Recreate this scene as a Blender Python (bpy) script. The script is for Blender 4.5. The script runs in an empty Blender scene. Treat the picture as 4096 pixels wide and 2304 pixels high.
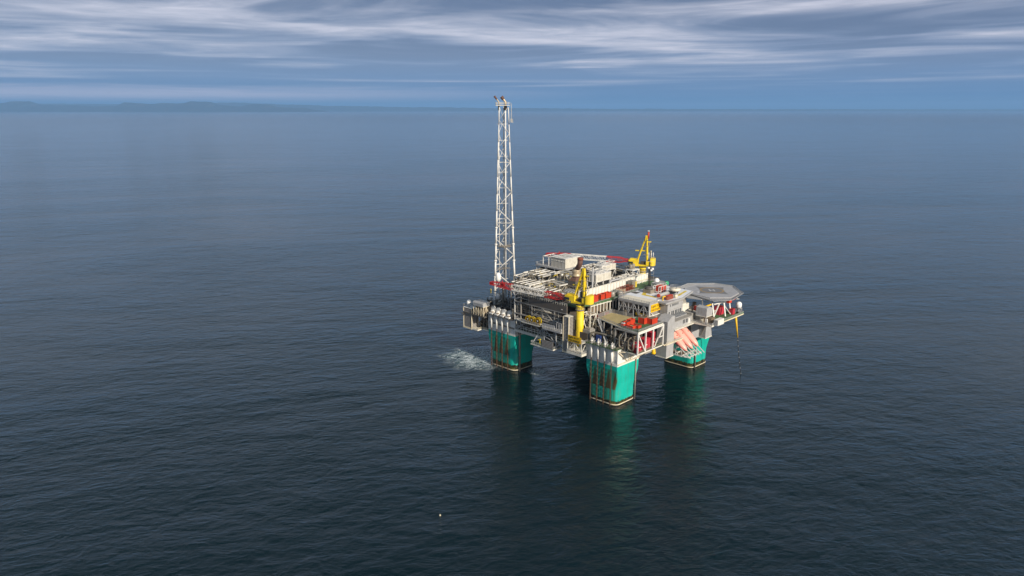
import bpy, math, random
from mathutils import Vector
R_ = math.radians
rnd = random.Random(7)
scene = bpy.context.scene
COL = scene.collection
TH = R_(45.3)
VF = Vector((math.sin(TH), math.cos(TH), 0))      # horizontal view direction
VR = Vector((math.cos(TH), -math.sin(TH), 0))     # towards the right of the view

# ------------------------------------------------------------------ camera
cam = bpy.data.cameras.new("camera")
camo = bpy.data.objects.new("camera", cam); COL.objects.link(camo)
CAM = Vector((-277.6, -201.4, 145.0))
camo.location = CAM
cam.sensor_width = 36.0
cam.lens = 2900 / 4096 * 36.0
cam.clip_start = 1.0; cam.clip_end = 400000
pitch = math.atan(714 / 2900)
vd = VF * math.cos(pitch) + Vector((0, 0, -math.sin(pitch)))
camo.rotation_euler = vd.to_track_quat('-Z', 'Y').to_euler()
scene.camera = camo

# ------------------------------------------------------------------ exposure
scene.view_settings.view_transform = 'Standard'
scene.view_settings.look = 'None'
scene.view_settings.exposure = 0.5
scene.view_settings.gamma = 1.0
scene.view_settings.use_curve_mapping = False

# ------------------------------------------------------------------ sun
SUN_EL = R_(27)
sdir = Vector((-0.17, -1.0, 0)).normalized()
sv = sdir * math.cos(SUN_EL) + Vector((0, 0, math.sin(SUN_EL)))
sl = bpy.data.lights.new("sun", 'SUN'); sl.energy = 3.9; sl.angle = R_(1.0); sl.color = (1.0, 0.90, 0.76)
so = bpy.data.objects.new("sun", sl); COL.objects.link(so)
so.rotation_euler = (-sv).to_track_quat('-Z', 'Y').to_euler()
so.location = (0, -100, 200)

# ------------------------------------------------------------------ node helper
class NT:
    def __init__(s, tree):
        s.t = tree; s.n = tree.nodes; s.l = tree.links
    def node(s, typ, **kw):
        n = s.n.new(typ)
        for k, v in kw.items(): setattr(n, k, v)
        return n
    def put(s, sock, v):
        if hasattr(v, 'links') or isinstance(v, bpy.types.NodeSocket): s.l.new(v, sock)
        else:
            try: sock.default_value = v
            except Exception: sock.default_value = tuple(v) + (1,)
    def m(s, op, a, b=0.0, c=None, clamp=False):
        n = s.node('ShaderNodeMath', operation=op, use_clamp=clamp)
        s.put(n.inputs[0], a); s.put(n.inputs[1], b)
        if c is not None: s.put(n.inputs[2], c)
        return n.outputs[0]
    def mix(s, f, a, b, mode='MIX'):
        n = s.node('ShaderNodeMix', data_type='RGBA', blend_type=mode)
        s.put(n.inputs[0], f); s.put(n.inputs[6], a); s.put(n.inputs[7], b)
        return n.outputs[2]
    def noise(s, vec, scale, detail=4, rough=0.55, dist=0.0, dim='3D'):
        n = s.node('ShaderNodeTexNoise', noise_dimensions=dim)
        if vec is not None: s.l.new(vec, n.inputs['Vector'])
        n.inputs['Scale'].default_value = scale; n.inputs['Detail'].default_value = detail
        n.inputs['Roughness'].default_value = rough; n.inputs['Distortion'].default_value = dist
        return n.outputs['Fac']
    def ramp(s, f, stops, interp='LINEAR'):
        n = s.node('ShaderNodeValToRGB'); s.put(n.inputs[0], f)
        cr = n.color_ramp; cr.interpolation = interp
        while len(cr.elements) < len(stops): cr.elements.new(0.5)
        for e, (p, c) in zip(cr.elements, stops):
            e.position = p; e.color = (c, c, c, 1) if isinstance(c, (int, float)) else tuple(c) + (1,)
        return n.outputs[0]
    def rng(s, v, a, b, c=0.0, d=1.0, smooth=False):
        n = s.node('ShaderNodeMapRange', clamp=True)
        if smooth: n.interpolation_type = 'SMOOTHSTEP'
        s.put(n.inputs[0], v)
        for i, x in enumerate((a, b, c, d)): s.put(n.inputs[i + 1], x)
        return n.outputs[0]
    def mapping(s, vec, rot=(0, 0, 0), scale=(1, 1, 1), loc=(0, 0, 0)):
        n = s.node('ShaderNodeMapping')
        s.l.new(vec, n.inputs[0])
        n.inputs['Rotation'].default_value = rot; n.inputs['Scale'].default_value = scale; n.inputs['Location'].default_value = loc
        return n.outputs[0]

# ------------------------------------------------------------------ world: low sky broken by layered cloud
world = bpy.data.worlds.new("World"); scene.world = world; world.use_nodes = True
wt = NT(world.node_tree); wt.n.clear()
wout = wt.node('ShaderNodeOutputWorld'); wbg = wt.node('ShaderNodeBackground')
wt.l.new(wbg.outputs[0], wout.inputs[0])
sky = wt.node('ShaderNodeTexSky', sky_type='NISHITA', sun_disc=False)
sky.sun_elevation = SUN_EL
sky.sun_rotation = math.atan2(sdir.x, sdir.y)
sky.air_density = 1.0; sky.dust_density = 1.5; sky.ozone_density = 2.0
SEED_SKY = 8.6
tc = wt.node('ShaderNodeTexCoord'); sep = wt.node('ShaderNodeSeparateXYZ')
wt.l.new(tc.outputs['Generated'], sep.inputs[0])
dx, dy, dz = sep.outputs
# azimuth measured from the north-east (0 in the middle of the view), elevation = z
az = wt.m('ARCTAN2', wt.m('ADD', wt.m('MULTIPLY', dx, VR.x), wt.m('MULTIPLY', dy, VR.y)),
          wt.m('ADD', wt.m('MULTIPLY', dx, VF.x), wt.m('MULTIPLY', dy, VF.y)))
el = wt.m('MAXIMUM', dz, 0.0)
# cloud layer as seen from below: height projection compresses it towards the horizon
inv = wt.m('DIVIDE', 1.0, wt.m('ADD', el, 0.045))
comb = wt.node('ShaderNodeCombineXYZ')
wt.put(comb.inputs[0], wt.m('MULTIPLY', az, 3.6)); wt.put(comb.inputs[1], wt.m('ADD', wt.m('MULTIPLY', inv, 0.85), wt.m('MULTIPLY', az, 0.5))); wt.put(comb.inputs[2], SEED_SKY)
n1 = wt.noise(comb.outputs[0], 0.80, 7, 0.52, 1.0)
comb2 = wt.node('ShaderNodeCombineXYZ')
wt.put(comb2.inputs[0], wt.m('MULTIPLY', az, 9.0)); wt.put(comb2.inputs[1], wt.m('MULTIPLY', inv, 2.4)); wt.put(comb2.inputs[2], 4.7)
n2 = wt.noise(comb2.outputs[0], 1.2, 6, 0.6, 0.8)
SKY_UP = wt.ramp(wt.m('MULTIPLY', el, 7.0), [
    (0.00, (0.045, 0.135, 0.29)), (0.10, (0.060, 0.155, 0.33)), (0.30, (0.105, 0.180, 0.335)),
    (0.50, (0.145, 0.195, 0.32)), (0.75, (0.150, 0.185, 0.285)), (1.0, (0.130, 0.155, 0.235))])
def puff(a0, e0, sa, se, slope=0.0):
    # a thinner (positive) or thicker (negative) region of the cloud layer around one direction
    da = wt.m('DIVIDE', wt.m('SUBTRACT', az, a0), sa)
    de = wt.m('DIVIDE', wt.m('SUBTRACT', wt.m('SUBTRACT', el, e0), wt.m('MULTIPLY', wt.m('SUBTRACT', az, a0), slope)), se)
    return wt.m('EXPONENT', wt.m('MULTIPLY', wt.m('ADD', wt.m('MULTIPLY', da, da), wt.m('MULTIPLY', de, de)), -1.0))
n1 = wt.m('ADD', wt.m('SUBTRACT', n1, 0.5), 0.475)
for a0, e0, sa, se, sl_, k in ((-.33, .106, .17, .011, -.03, .15), (.40, .122, .22, .010, -.02, .13), (.17, .080, .24, .0055, -.055, .12), (-.02, .096, .22, .006, -.02, .09),
                               (-.50, .126, .15, .009, 0, -.13), (.02, .134, .16, .008, 0, -.10), (.45, .098, .25, .008, 0, -.08), (-.4, .083, .25, .007, 0, .06)):
    n1 = wt.m('ADD', n1, wt.m('MULTIPLY', puff(a0, e0, sa, se, sl_), k))
lit = wt.m('MULTIPLY', wt.rng(n1, 0.42, 0.72, 0, 1, True), wt.rng(el, 0.012, 0.065, 0.08, 1.0, True))
dark = wt.m('MULTIPLY', wt.rng(n1, 0.50, 0.36, 0, 1, True), wt.rng(el, 0.03, 0.10, 0.0, 1.0, True))
c1 = wt.mix(wt.m('MULTIPLY', lit, wt.rng(n2, 0.25, 0.70, 0.30, 0.90)), SKY_UP, (0.56, 0.545, 0.62, 1))
c2 = wt.mix(wt.m('MULTIPLY', dark, 0.65), c1, (0.052, 0.085, 0.175, 1))
# pale pinkish band just over the land at the left
bl = wt.m('MULTIPLY', wt.m('MULTIPLY', wt.rng(az, 0.12, -0.35, 0, 1), wt.rng(wt.m('ABSOLUTE', wt.m('SUBTRACT', el, wt.m('ADD', 0.012, wt.m('MULTIPLY', n2, 0.012)))), 0.0, 0.013, 1, 0, True)), 0.85)
c3 = wt.mix(bl, c2, (0.40, 0.40, 0.52, 1))
# the high sky overhead, out of the frame, is grey-blue cloud shaped to set the sea's brightness
hi = wt.rng(el, 0.135, 0.24, 0, 1, True)
overc = wt.mix(wt.rng(el, 0.26, 0.62, 0, 1, True), (0.36, 0.42, 0.505, 1), (0.070, 0.100, 0.140, 1))
c4 = wt.mix(hi, c3, overc)
skyk = wt.node('ShaderNodeMix', data_type='RGBA', blend_type='MULTIPLY')
skyk.inputs[0].default_value = 1.0
wt.l.new(sky.outputs[0], skyk.inputs[6]); skyk.inputs[7].default_value = (0.10, 0.10, 0.10, 1)
c5 = wt.mix(0.90, skyk.outputs[2], c4)
wt.l.new(c5, wbg.inputs[0]); wbg.inputs[1].default_value = 1.0

# ------------------------------------------------------------------ materials
MATS = {}
def newmat(name):
    m = bpy.data.materials.new(name); m.use_nodes = True
    t = NT(m.node_tree); t.n.clear()
    out = t.node('ShaderNodeOutputMaterial'); b = t.node('ShaderNodeBsdfPrincipled')
    t.l.new(b.outputs[0], out.inputs[0])
    MATS[name] = m
    return m, t, b, out
def paint(name, col, rough=0.55, metal=0.0, var=0.18, grime=(0.16, 0.10, 0.05), gr=0.25, scale=0.35, bump=0.0):
    m, t, b, out = newmat(name)
    tc = t.node('ShaderNodeTexCoord'); v = tc.outputs['Object']
    a = t.noise(v, scale, 5, 0.6)
    g = t.noise(t.mapping(v, scale=(1, 1, 0.22)), scale * 2.7, 5, 0.65)
    c = t.mix(t.rng(a, 0.3, 0.7), [x * (1 - var) for x in col], [min(1, x * (1 + var * 0.5)) for x in col])
    c = t.mix(t.m('MULTIPLY', t.rng(g, 0.52, 0.72), gr), c, grime)
    t.l.new(c, b.inputs['Base Color']); b.inputs['Roughness'].default_value = rough; b.inputs['Metallic'].default_value = metal
    if bump:
        bn = t.node('ShaderNodeBump'); bn.inputs['Strength'].default_value = bump; t.l.new(g, bn.inputs['Height']); t.l.new(bn.outputs[0], b.inputs['Normal'])
    return m
M = {}
M['white'] = paint('white_paint', (0.74, 0.72, 0.67), gr=0.22, var=.12)
M['offwhite'] = paint('offwhite_paint', (0.70, 0.67, 0.58), gr=0.28)
M['cream'] = paint('cream_paint', (0.74, 0.65, 0.47), gr=0.25)
M['grey'] = paint('grey_paint', (0.29, 0.275, 0.25), gr=0.2)
M['lgrey'] = paint('light_grey_paint', (0.37, 0.37, 0.37), gr=0.26, var=0.12)
M['steel'] = paint('dull_steel', (0.25, 0.22, 0.175), gr=0.45)
M['pipe'] = paint('insulated_pipe_cladding', (0.21, 0.185, 0.14), rough=0.4, metal=0.35, gr=0.5)
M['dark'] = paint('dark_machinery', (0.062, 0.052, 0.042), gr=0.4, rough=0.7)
M['brown'] = paint('brown_machinery', (0.19, 0.14, 0.09), gr=0.6, rough=0.7, scale=0.9)
M['cladding'] = paint('dark_grey_cladding', (0.105, 0.092, 0.080), gr=0.3, rough=0.6)
M['grating'] = paint('walkway_grating', (0.085, 0.08, 0.07), gr=0.4, rough=0.8, scale=1.0)
M['deckgreen'] = paint('green_deck_paint', (0.055, 0.13, 0.05), gr=0.55, rough=0.7, grime=(0.16, 0.13, 0.06))
M['tan'] = paint('tan_deck', (0.42, 0.34, 0.16), gr=0.5, rough=0.8, grime=(0.22, 0.17, 0.08))
M['red'] = paint('red_container_paint', (0.55, 0.045, 0.015), gr=0.2)
M['darkred'] = paint('dark_red_paint', (0.30, 0.02, 0.015), gr=0.25)
M['pinkred'] = paint('crimson_tank_paint', (0.50, 0.03, 0.055), gr=0.2)
M['boomred'] = paint('boom_red_paint', (0.50, 0.02, 0.02), gr=0.2)
M['rackbeige'] = paint('weathered_beige_steel', (0.42, 0.38, 0.30), gr=0.5, scale=0.8)
M['yellow'] = paint('yellow_paint', (0.80, 0.58, 0.02), gr=0.12)
M['sign'] = paint('sign_yellow', (0.85, 0.50, 0.0), gr=0.08)
M['black'] = paint('black_letter_paint', (0.02, 0.02, 0.02), gr=0.0)
M['rustred'] = paint('rusty_red_steel', (0.24, 0.055, 0.03), gr=0.6, rough=0.85, scale=1.2)
M['rust'] = paint('rusty_stack_steel', (0.13, 0.065, 0.045), gr=0.7, rough=0.75, grime=(0.05, 0.03, 0.025), scale=0.7)
M['bufsteel'] = paint('heat_stained_steel', (0.50, 0.40, 0.26), gr=0.5, rough=0.45, metal=0.3, scale=0.6, grime=(0.22, 0.10, 0.05))
M['chain'] = paint('rusty_chain', (0.11, 0.05, 0.022), gr=0.6, rough=0.9, scale=1.5)
M['pink'] = paint('faded_orange_boat_shell', (0.90, 0.42, 0.34), gr=0.05, rough=0.35, var=0.05)
M['glass'] = paint('dark_window_glass', (0.03, 0.04, 0.05), rough=0.12, gr=0.0)
M['roofcream'] = paint('cream_roof_coating', (0.74, 0.68, 0.55), gr=0.10, var=0.06)
M['roofwhite'] = paint('white_roof_coating', (0.74, 0.76, 0.80), gr=0.08, var=0.06)
M['stripe'] = paint('yellow_walkway_stripe', (0.70, 0.52, 0.06), gr=0.15)
M['teal'] = paint('green_dome_paint', (0.03, 0.35, 0.16), gr=0.1)
M['radome'] = paint('radome_shell', (0.84, 0.83, 0.80), gr=0.03, var=0.03, rough=0.4)
M['drum'] = paint('galvanised_drum', (0.33, 0.31, 0.27), gr=0.4, metal=0.3, rough=0.5)
M['blue'] = paint('dark_blue_paint', (0.02, 0.05, 0.2), gr=0.1)

def slatmat(name, c1, c2, axis, period, duty=0.5, rough=0.55):
    m, t, b, out = newmat(name)
    tc = t.node('ShaderNodeTexCoord'); s = t.node('ShaderNodeSeparateXYZ'); t.l.new(tc.outputs['Object'], s.inputs[0])
    f = t.m('FRACT', t.m('DIVIDE', s.outputs[axis], period))
    k = t.rng(t.m('ABSOLUTE', t.m('SUBTRACT', f, 0.5)), duty * 0.5 - 0.05, duty * 0.5 + 0.05)
    n = t.noise(tc.outputs['Object'], 0.6, 4)
    c = t.mix(k, c1, c2)
    c = t.mix(t.m('MULTIPLY', t.rng(n, 0.45, 0.75), 0.35), c, (0.14, 0.10, 0.06))
    t.l.new(c, b.inputs['Base Color']); b.inputs['Roughness'].default_value = rough
    bn = t.node('ShaderNodeBump'); bn.inputs['Strength'].default_value = 0.6; bn.inputs['Distance'].default_value = 0.15
    t.l.new(k, bn.inputs['Height']); t.l.new(bn.outputs[0], b.inputs['Normal'])
    return m
M['louvre'] = slatmat('louvre_cladding', (0.34, 0.33, 0.32), (0.13, 0.115, 0.10), 2, 0.75)
M['vslat'] = slatmat('ribbed_panels', (0.62, 0.60, 0.54), (0.28, 0.25, 0.20), 1, 1.1, 0.6)
M['vslata'] = slatmat('ribbed_panels_end', (0.70, 0.67, 0.58), (0.45, 0.42, 0.34), 0, 1.1, 0.6)
M['helideck'] = slatmat('aluminium_deck_planks', (0.36, 0.36, 0.375), (0.31, 0.31, 0.325), 0, 2.4, 0.94)

# legs: sea green paint, rust runs beneath the chain guides, growth at the waterline
def legmat(name, stains, grow=1.0):
    m, t, b, out = newmat(name)
    tc = t.node('ShaderNodeTexCoord'); v = tc.outputs['Object']
    s = t.node('ShaderNodeSeparateXYZ'); t.l.new(v, s.inputs[0]); x, y, z = s.outputs
    base = t.mix(t.rng(t.noise(v, 0.12, 5), 0.35, 0.65), (0.004, 0.36, 0.275), (0.012, 0.46, 0.37))
    top = t.rng(z, 18.8, 19.0)
    fine = t.noise(v, 0.9, 6, 0.6)
    spk = t.noise(v, 2.4, 4, 0.6)
    base = t.mix(t.m('MULTIPLY', t.rng(spk, 0.66, 0.74), 0.5), base, (0.07, 0.06, 0.03))
    if stains:
        onface = t.rng(x, 0.9, 0.5)
        fr = t.m('ABSOLUTE', t.m('SUBTRACT', t.m('FRACT', t.m('DIVIDE', t.m('SUBTRACT', y, stains[2]), stains[3])), 0.5))   # 0.5 at a guide
        d = t.m('SUBTRACT', 0.5, fr)
        wid = t.m('ADD', t.rng(z, 18.8, 8.6, 0.10, 0.50), t.m('MULTIPLY', t.m('SUBTRACT', fine, 0.5), 0.22))
        st = t.rng(d, wid, t.m('SUBTRACT', wid, 0.16), 0, 1)
        inz = t.m('MULTIPLY', t.rng(z, 18.9, 18.3), t.rng(z, 8.5, 8.75))
        ymask = t.m('MULTIPLY', t.rng(y, stains[0], stains[0] + 0.8), t.rng(y, stains[1], stains[1] - 0.8))
        f = t.m('MULTIPLY', t.m('MULTIPLY', st, inz), t.m('MULTIPLY', onface, ymask))
        wash_shade = t.m('MULTIPLY', t.m('MULTIPLY', t.rng(t.noise(t.mapping(v, scale=(1, 1, 0.08)), 0.8, 4), 0.30, 0.62), t.rng(z, 19.0, 18.5)), t.m('MULTIPLY', onface, ymask))
        base = t.mix(t.m('MULTIPLY', wash_shade, 0.75), base, (0.035, 0.13, 0.055))  # stain wash plus painted shade, darkening the face the sun only grazes
        base = t.mix(t.m('MULTIPLY', f, 0.93), base, (0.075, 0.040, 0.010))
    run = t.noise(t.mapping(v, scale=(1, 1, 0.1)), 0.9, 4)
    base = t.mix(t.m('MULTIPLY', t.rng(run, 0.52, 0.72), 0.36), base, (0.10, 0.13, 0.06))
    lim = t.m('ADD', grow, t.m('MULTIPLY', fine, 3.2))
    g = t.rng(z, lim, t.m('SUBTRACT', lim, 0.35))
    growth = t.mix(t.rng(t.noise(v, 0.5, 4), 0.42, 0.62), (0.010, 0.012, 0.008), (0.10, 0.085, 0.02))
    base = t.mix(g, base, growth)
    t.l.new(base, b.inputs['Base Color']); b.inputs['Roughness'].default_value = 0.42
    return m
M['legA'] = legmat('leg_green_near', (-0.5, 18.0, 1.0, 4.23))
M['legB'] = legmat('leg_green_left', (3.6, 20.0, 2.2, 4.42), 2.2)
M['legC'] = legmat('leg_green_plain', None, 1.6)

# ------------------------------------------------------------------ mesh builder
class MB:
    def __init__(s): s.v = []; s.f = []; s.sm = []
    def face(s, pts, smooth=False):
        i = len(s.v); s.v += [tuple(p) for p in pts]; s.f.append(tuple(range(i, i + len(pts)))); s.sm.append(smooth); return s
    def box(s, x0, y0, z0, x1, y1, z1):
        x0, x1 = min(x0, x1), max(x0, x1); y0, y1 = min(y0, y1), max(y0, y1); z0, z1 = min(z0, z1), max(z0, z1)
        i = len(s.v)
        s.v += [(x0, y0, z0), (x1, y0, z0), (x1, y1, z0), (x0, y1, z0), (x0, y0, z1), (x1, y0, z1), (x1, y1, z1), (x0, y1, z1)]
        for f in ((0, 3, 2, 1), (4, 5, 6, 7), (0, 1, 5, 4), (1, 2, 6, 5), (2, 3, 7, 6), (3, 0, 4, 7)):
            s.f.append(tuple(i + k for k in f)); s.sm.append(False)
        return s
    def prism(s, poly, z0, z1):
        n = len(poly); i = len(s.v)
        s.v += [(p[0], p[1], z0) for p in poly] + [(p[0], p[1], z1) for p in poly]
        s.f.append(tuple(i + k for k in reversed(range(n)))); s.f.append(tuple(i + n + k for k in range(n))); s.sm += [False, False]
        for k in range(n):
            s.f.append((i + k, i + (k + 1) % n, i + n + (k + 1) % n, i + n + k)); s.sm.append(False)
        return s
    def loft(s, rings, smooth=False, cap=True):
        n = len(rings[0]); i = len(s.v)
        for r in rings: s.v += [tuple(p) for p in r]
        for j in range(len(rings) - 1):
            for k in range(n):
                a = i + j * n + k; b = i + j * n + (k + 1) % n
                s.f.append((a, b, b + n, a + n)); s.sm.append(smooth)
        if cap:
            s.f.append(tuple(i + k for k in reversed(range(n)))); s.sm.append(False)
            s.f.append(tuple(i + (len(rings) - 1) * n + k for k in range(n))); s.sm.append(False)
        return s
    def tube(s, p, q, r, n=8, r2=None):
        p = Vector(p); q = Vector(q); d = (q - p)
        if d.length < 1e-6: return s
        d.normalize(); u = d.orthogonal().normalized(); w = d.cross(u)
        r2 = r if r2 is None else r2
        ra = [p + (u * math.cos(2 * math.pi * k / n) + w * math.sin(2 * math.pi * k / n)) * r for k in range(n)]
        rb = [q + (u * math.cos(2 * math.pi * k / n) + w * math.sin(2 * math.pi * k / n)) * r2 for k in range(n)]
        return s.loft([ra, rb], smooth=n > 5)
    def beam(s, p, q, w, h=None):
        p = Vector(p); q = Vector(q); d = (q - p)
        if d.length < 1e-6: return s
        d.normalize(); h = w if h is None else h
        up = Vector((0, 0, 1)) if abs(d.z) < 0.95 else Vector((0, 1, 0))
        u = d.cross(up).normalized(); vv = u.cross(d).normalized()
        c = [(-1, -1), (1, -1), (1, 1), (-1, 1)]
        return s.loft([[p + u * a * w / 2 + vv * b * h / 2 for a, b in c], [q + u * a * w / 2 + vv * b * h / 2 for a, b in c]])
    def path(s, pts, r, n=8):
        pts = [Vector(p) for p in pts]; rings = []
        u = None
        for i, p in enumerate(pts):
            d = (pts[min(i + 1, len(pts) - 1)] - pts[max(i - 1, 0)]).normalized()
            if u is None: u = d.orthogonal().normalized()
            else:
                u = (u - d * u.dot(d))
                u = u.normalized() if u.length > 1e-4 else d.orthogonal().normalized()
            w = d.cross(u)
            rings.append([p + (u * math.cos(2 * math.pi * k / n) + w * math.sin(2 * math.pi * k / n)) * r for k in range(n)])
        return s.loft(rings, smooth=True)
    def lathe(s, c, prof, n=16, axis='z'):
        rings = []
        for r, h in prof:
            ring = []
            for k in range(n):
                a = 2 * math.pi * k / n; x = math.cos(a) * r; y = math.sin(a) * r
                if axis == 'z': ring.append((c[0] + x, c[1] + y, c[2] + h))
                elif axis == 'y': ring.append((c[0] + x, c[1] + h, c[2] - y))
                else: ring.append((c[0] + h, c[1] + x, c[2] + y))
            rings.append(ring)
        return s.loft(rings, smooth=True)
    def rail(s, pts, h=1.15, step=2.0, t=0.10, closed=False):
        pts = [Vector(p) for p in pts]
        if closed: pts.append(pts[0])
        for a, b in zip(pts, pts[1:]):
            L = (b - a).length; k = max(1, round(L / step))
            for i in range(k + 1):
                p = a.lerp(b, i / k); s.beam(p, p + Vector((0, 0, h)), t * 0.8)
            for hh in (h, h * 0.55): s.beam(a + Vector((0, 0, hh)), b + Vector((0, 0, hh)), t)
        return s
    def frame(s, x0, y0, z0, x1, y1, z1, w=0.35, nx=1, ny=1, diag=True, top=True):
        xs = [x0 + (x1 - x0) * i / nx for i in range(nx + 1)]; ys = [y0 + (y1 - y0) * i / ny for i in range(ny + 1)]
        for x in xs:
            for y in (y0, y1): s.beam((x, y, z0), (x, y, z1), w)
        for y in ys[1:-1]:
            for x in (x0, x1): s.beam((x, y, z0), (x, y, z1), w)
        for z in ((z1,) if top else ()):
            for y in (y0, y1): s.beam((x0, y, z), (x1, y, z), w)
            for x in xs: s.beam((x, y0, z), (x, y1, z), w)
        if diag:
            for i in range(nx):
                a, b = (xs[i], xs[i + 1]) if i % 2 == 0 else (xs[i + 1], xs[i])
                for y in (y0, y1): s.beam((a, y, z0), (b, y, z1), w * 0.75)
            for i in range(ny):
                a, b = (ys[i], ys[i + 1]) if i % 2 == 0 else (ys[i + 1], ys[i])
                for x in (x0, x1): s.beam((x, a, z0), (x, b, z1), w * 0.75)
        return s
    def build(s, name, mat, parent=None, label=None):
        off = ORG.get(parent.name, Vector((0, 0, 0))) if parent else Vector((0, 0, 0))
        me = bpy.data.meshes.new(name)
        me.from_pydata([(v[0] - off.x, v[1] - off.y, v[2] - off.z) for v in s.v], [], s.f)
        me.polygons.foreach_set('use_smooth', s.sm)
        me.update()
        import bmesh
        bm = bmesh.new(); bm.from_mesh(me); bmesh.ops.recalc_face_normals(bm, faces=bm.faces); bm.to_mesh(me); bm.free()
        me.materials.append(M[mat] if isinstance(mat, str) else mat)
        o = bpy.data.objects.new(name, me); COL.objects.link(o)
        if parent: o.parent = parent; ORG[o.name] = off
        if label: o['label'] = label
        return o
ORG = {}
def thing(name, label, cat, loc, group=None):
    o = bpy.data.objects.new(name, None); COL.objects.link(o)
    o.empty_display_size = 0.5
    o.location = loc; ORG[o.name] = Vector(loc)
    o['label'] = label; o['category'] = cat
    if group: o['group'] = group
    return o
def tag(o, label, cat, group=None, kind=None):
    if label: o['label'] = label
    if cat: o['category'] = cat
    if group: o['group'] = group
    if kind: o['kind'] = kind
    return o
def dup(root, loc, rz=0.0, label=None, group=None, scale=None):
    r = root.copy(); COL.objects.link(r); r.location = loc; r.rotation_euler = (0, 0, rz)
    if label: r['label'] = label
    if group: r['group'] = group
    if scale: r.scale = scale
    for ch in list(root.children):
        c = ch.copy(); COL.objects.link(c); c.parent = r
        for g in list(ch.children):
            d = g.copy(); COL.objects.link(d); d.parent = c
    return r
def text(name, s, size, mat, parent, origin, xdir, ydir, depth=0.04):
    cu = bpy.data.curves.new(name, 'FONT'); cu.body = s; cu.size = size; cu.extrude = depth; cu.align_x = 'LEFT'
    tmp = bpy.data.objects.new('tmp', cu); COL.objects.link(tmp)
    dg = bpy.context.evaluated_depsgraph_get()
    me = bpy.data.meshes.new_from_object(tmp.evaluated_get(dg))
    bpy.data.objects.remove(tmp)
    X = Vector(xdir).normalized(); Y = Vector(ydir).normalized(); Zv = X.cross(Y); O = Vector(origin) - ORG.get(parent.name, Vector((0, 0, 0)))
    for v in me.vertices: v.co = O + X * v.co.x + Y * v.co.y + Zv * v.co.z
    me.materials.clear(); me.materials.append(M[mat])
    o = bpy.data.objects.new(name, me); COL.objects.link(o); o.parent = parent
    return o

# ================================================================== SETTING
# sea: one disc out to the horizon
m, t, b, out = newmat('sea_water')
tc = t.node('ShaderNodeTexCoord'); v = tc.outputs['Object']
vw = t.mapping(v, rot=(0, 0, R_(45 - 12)))             # first axis runs along the crests
swell = t.noise(t.mapping(vw, scale=(0.55, 1.0, 1)), 0.030, 3, 0.5, 0.2)
wave = t.noise(t.mapping(vw, rot=(0, 0, R_(14)), scale=(0.62, 1.0, 1)), 0.12, 4, 0.60, 0.5)
chop = t.noise(t.mapping(vw, rot=(0, 0, R_(-14)), scale=(0.62, 1.0, 1)), 0.30, 6, 0.66, 0.5)
patch = t.noise(t.mapping(vw, scale=(0.35, 1.0, 1)), 0.0045, 7, 0.62, 0.8)
amp = t.rng(patch, 0.36, 0.64, 0.55, 1.35)
h = t.m('ADD', t.m('MULTIPLY', swell, 1.6), t.m('ADD', t.m('MULTIPLY', wave, 0.95), t.m('MULTIPLY', chop, 0.44)))
h = t.m('MULTIPLY', h, amp)
bn = t.node('ShaderNodeBump'); bn.inputs['Strength'].default_value = 1.0; bn.inputs['Distance'].default_value = 1.0
t.l.new(h, bn.inputs['Height']); t.l.new(bn.outputs[0], b.inputs['Normal'])
t.l.new(t.mix(t.rng(patch, 0.35, 0.7), (0.0015, 0.0095, 0.0125), (0.0025, 0.0125, 0.0170)), b.inputs['Base Color'])
ln = t.node('ShaderNodeVectorMath', operation='LENGTH'); t.l.new(v, ln.inputs[0])
# ripples too small to resolve in the distance act as roughness
t.l.new(t.rng(ln.outputs['Value'], 500, 14000, 0.035, 0.12, True), b.inputs['Roughness']); b.inputs['IOR'].default_value = 1.33
M['sea'] = m
sea = MB(); RS = 95000.0
sea.face([(RS * math.cos(2 * math.pi * k / 96), RS * math.sin(2 * math.pi * k / 96), 0) for k in range(96)])
tag(sea.build('sea', 'sea'), None, None, kind='structure')

# far hills along the left horizon, placed by bearing and real height
def hill(name, D, pts, col, depth=2500):
    mb = MB(); rings = []
    P = []
    r = random.Random(len(pts) * 13 + int(D))
    for i in range(len(pts) - 1):
        (u0, h0), (u1, h1) = pts[i], pts[i + 1]
        k = max(2, int(abs(u1 - u0) / 14))
        for j in range(k):
            f = j / k; f2 = f * f * (3 - 2 * f)
            P.append((u0 + (u1 - u0) * f, h0 + (h1 - h0) * f2 + (r.uniform(-1.2, 1.2) if 0 < i else 0)))
    P.append(pts[-1])
    for u, hp in P:
        d = (VF + VR * ((u - 2048) / 2900)); c = CAM + d * D; c.z = 0; n = VF
        top = max(2.0, hp / 2900 * D + 145)
        rings.append([c - n * depth, c - n * depth * 0.45 + Vector((0, 0, top * 0.55)), c + Vector((0, 0, top)), c + n * depth * 0.6 + Vector((0, 0, top * 0.6)), c + n * depth])
    for a, bb in zip(rings, rings[1:]):
        for k in range(4): mb.face([a[k], bb[k], bb[k + 1], a[k + 1]], True)
    for q in rings[0], rings[-1]: mb.face(q)
    tag(mb.build(name, col), None, None, kind='structure')
M['land'] = paint('far_land_rock_and_heath', (0.035, 0.05, 0.06), gr=0.5, scale=0.0006, rough=0.9)
hill('far_hills', 64000, [(-500, 20), (-200, 24), (60, 20), (300, 22), (560, 20), (820, 25), (980, 26), (1180, 19), (1400, 13), (1700, 8), (2100, 5), (2500, 2.5), (3100, 1.5), (4300, 1.0), (4800, 0)], 'land')
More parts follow.
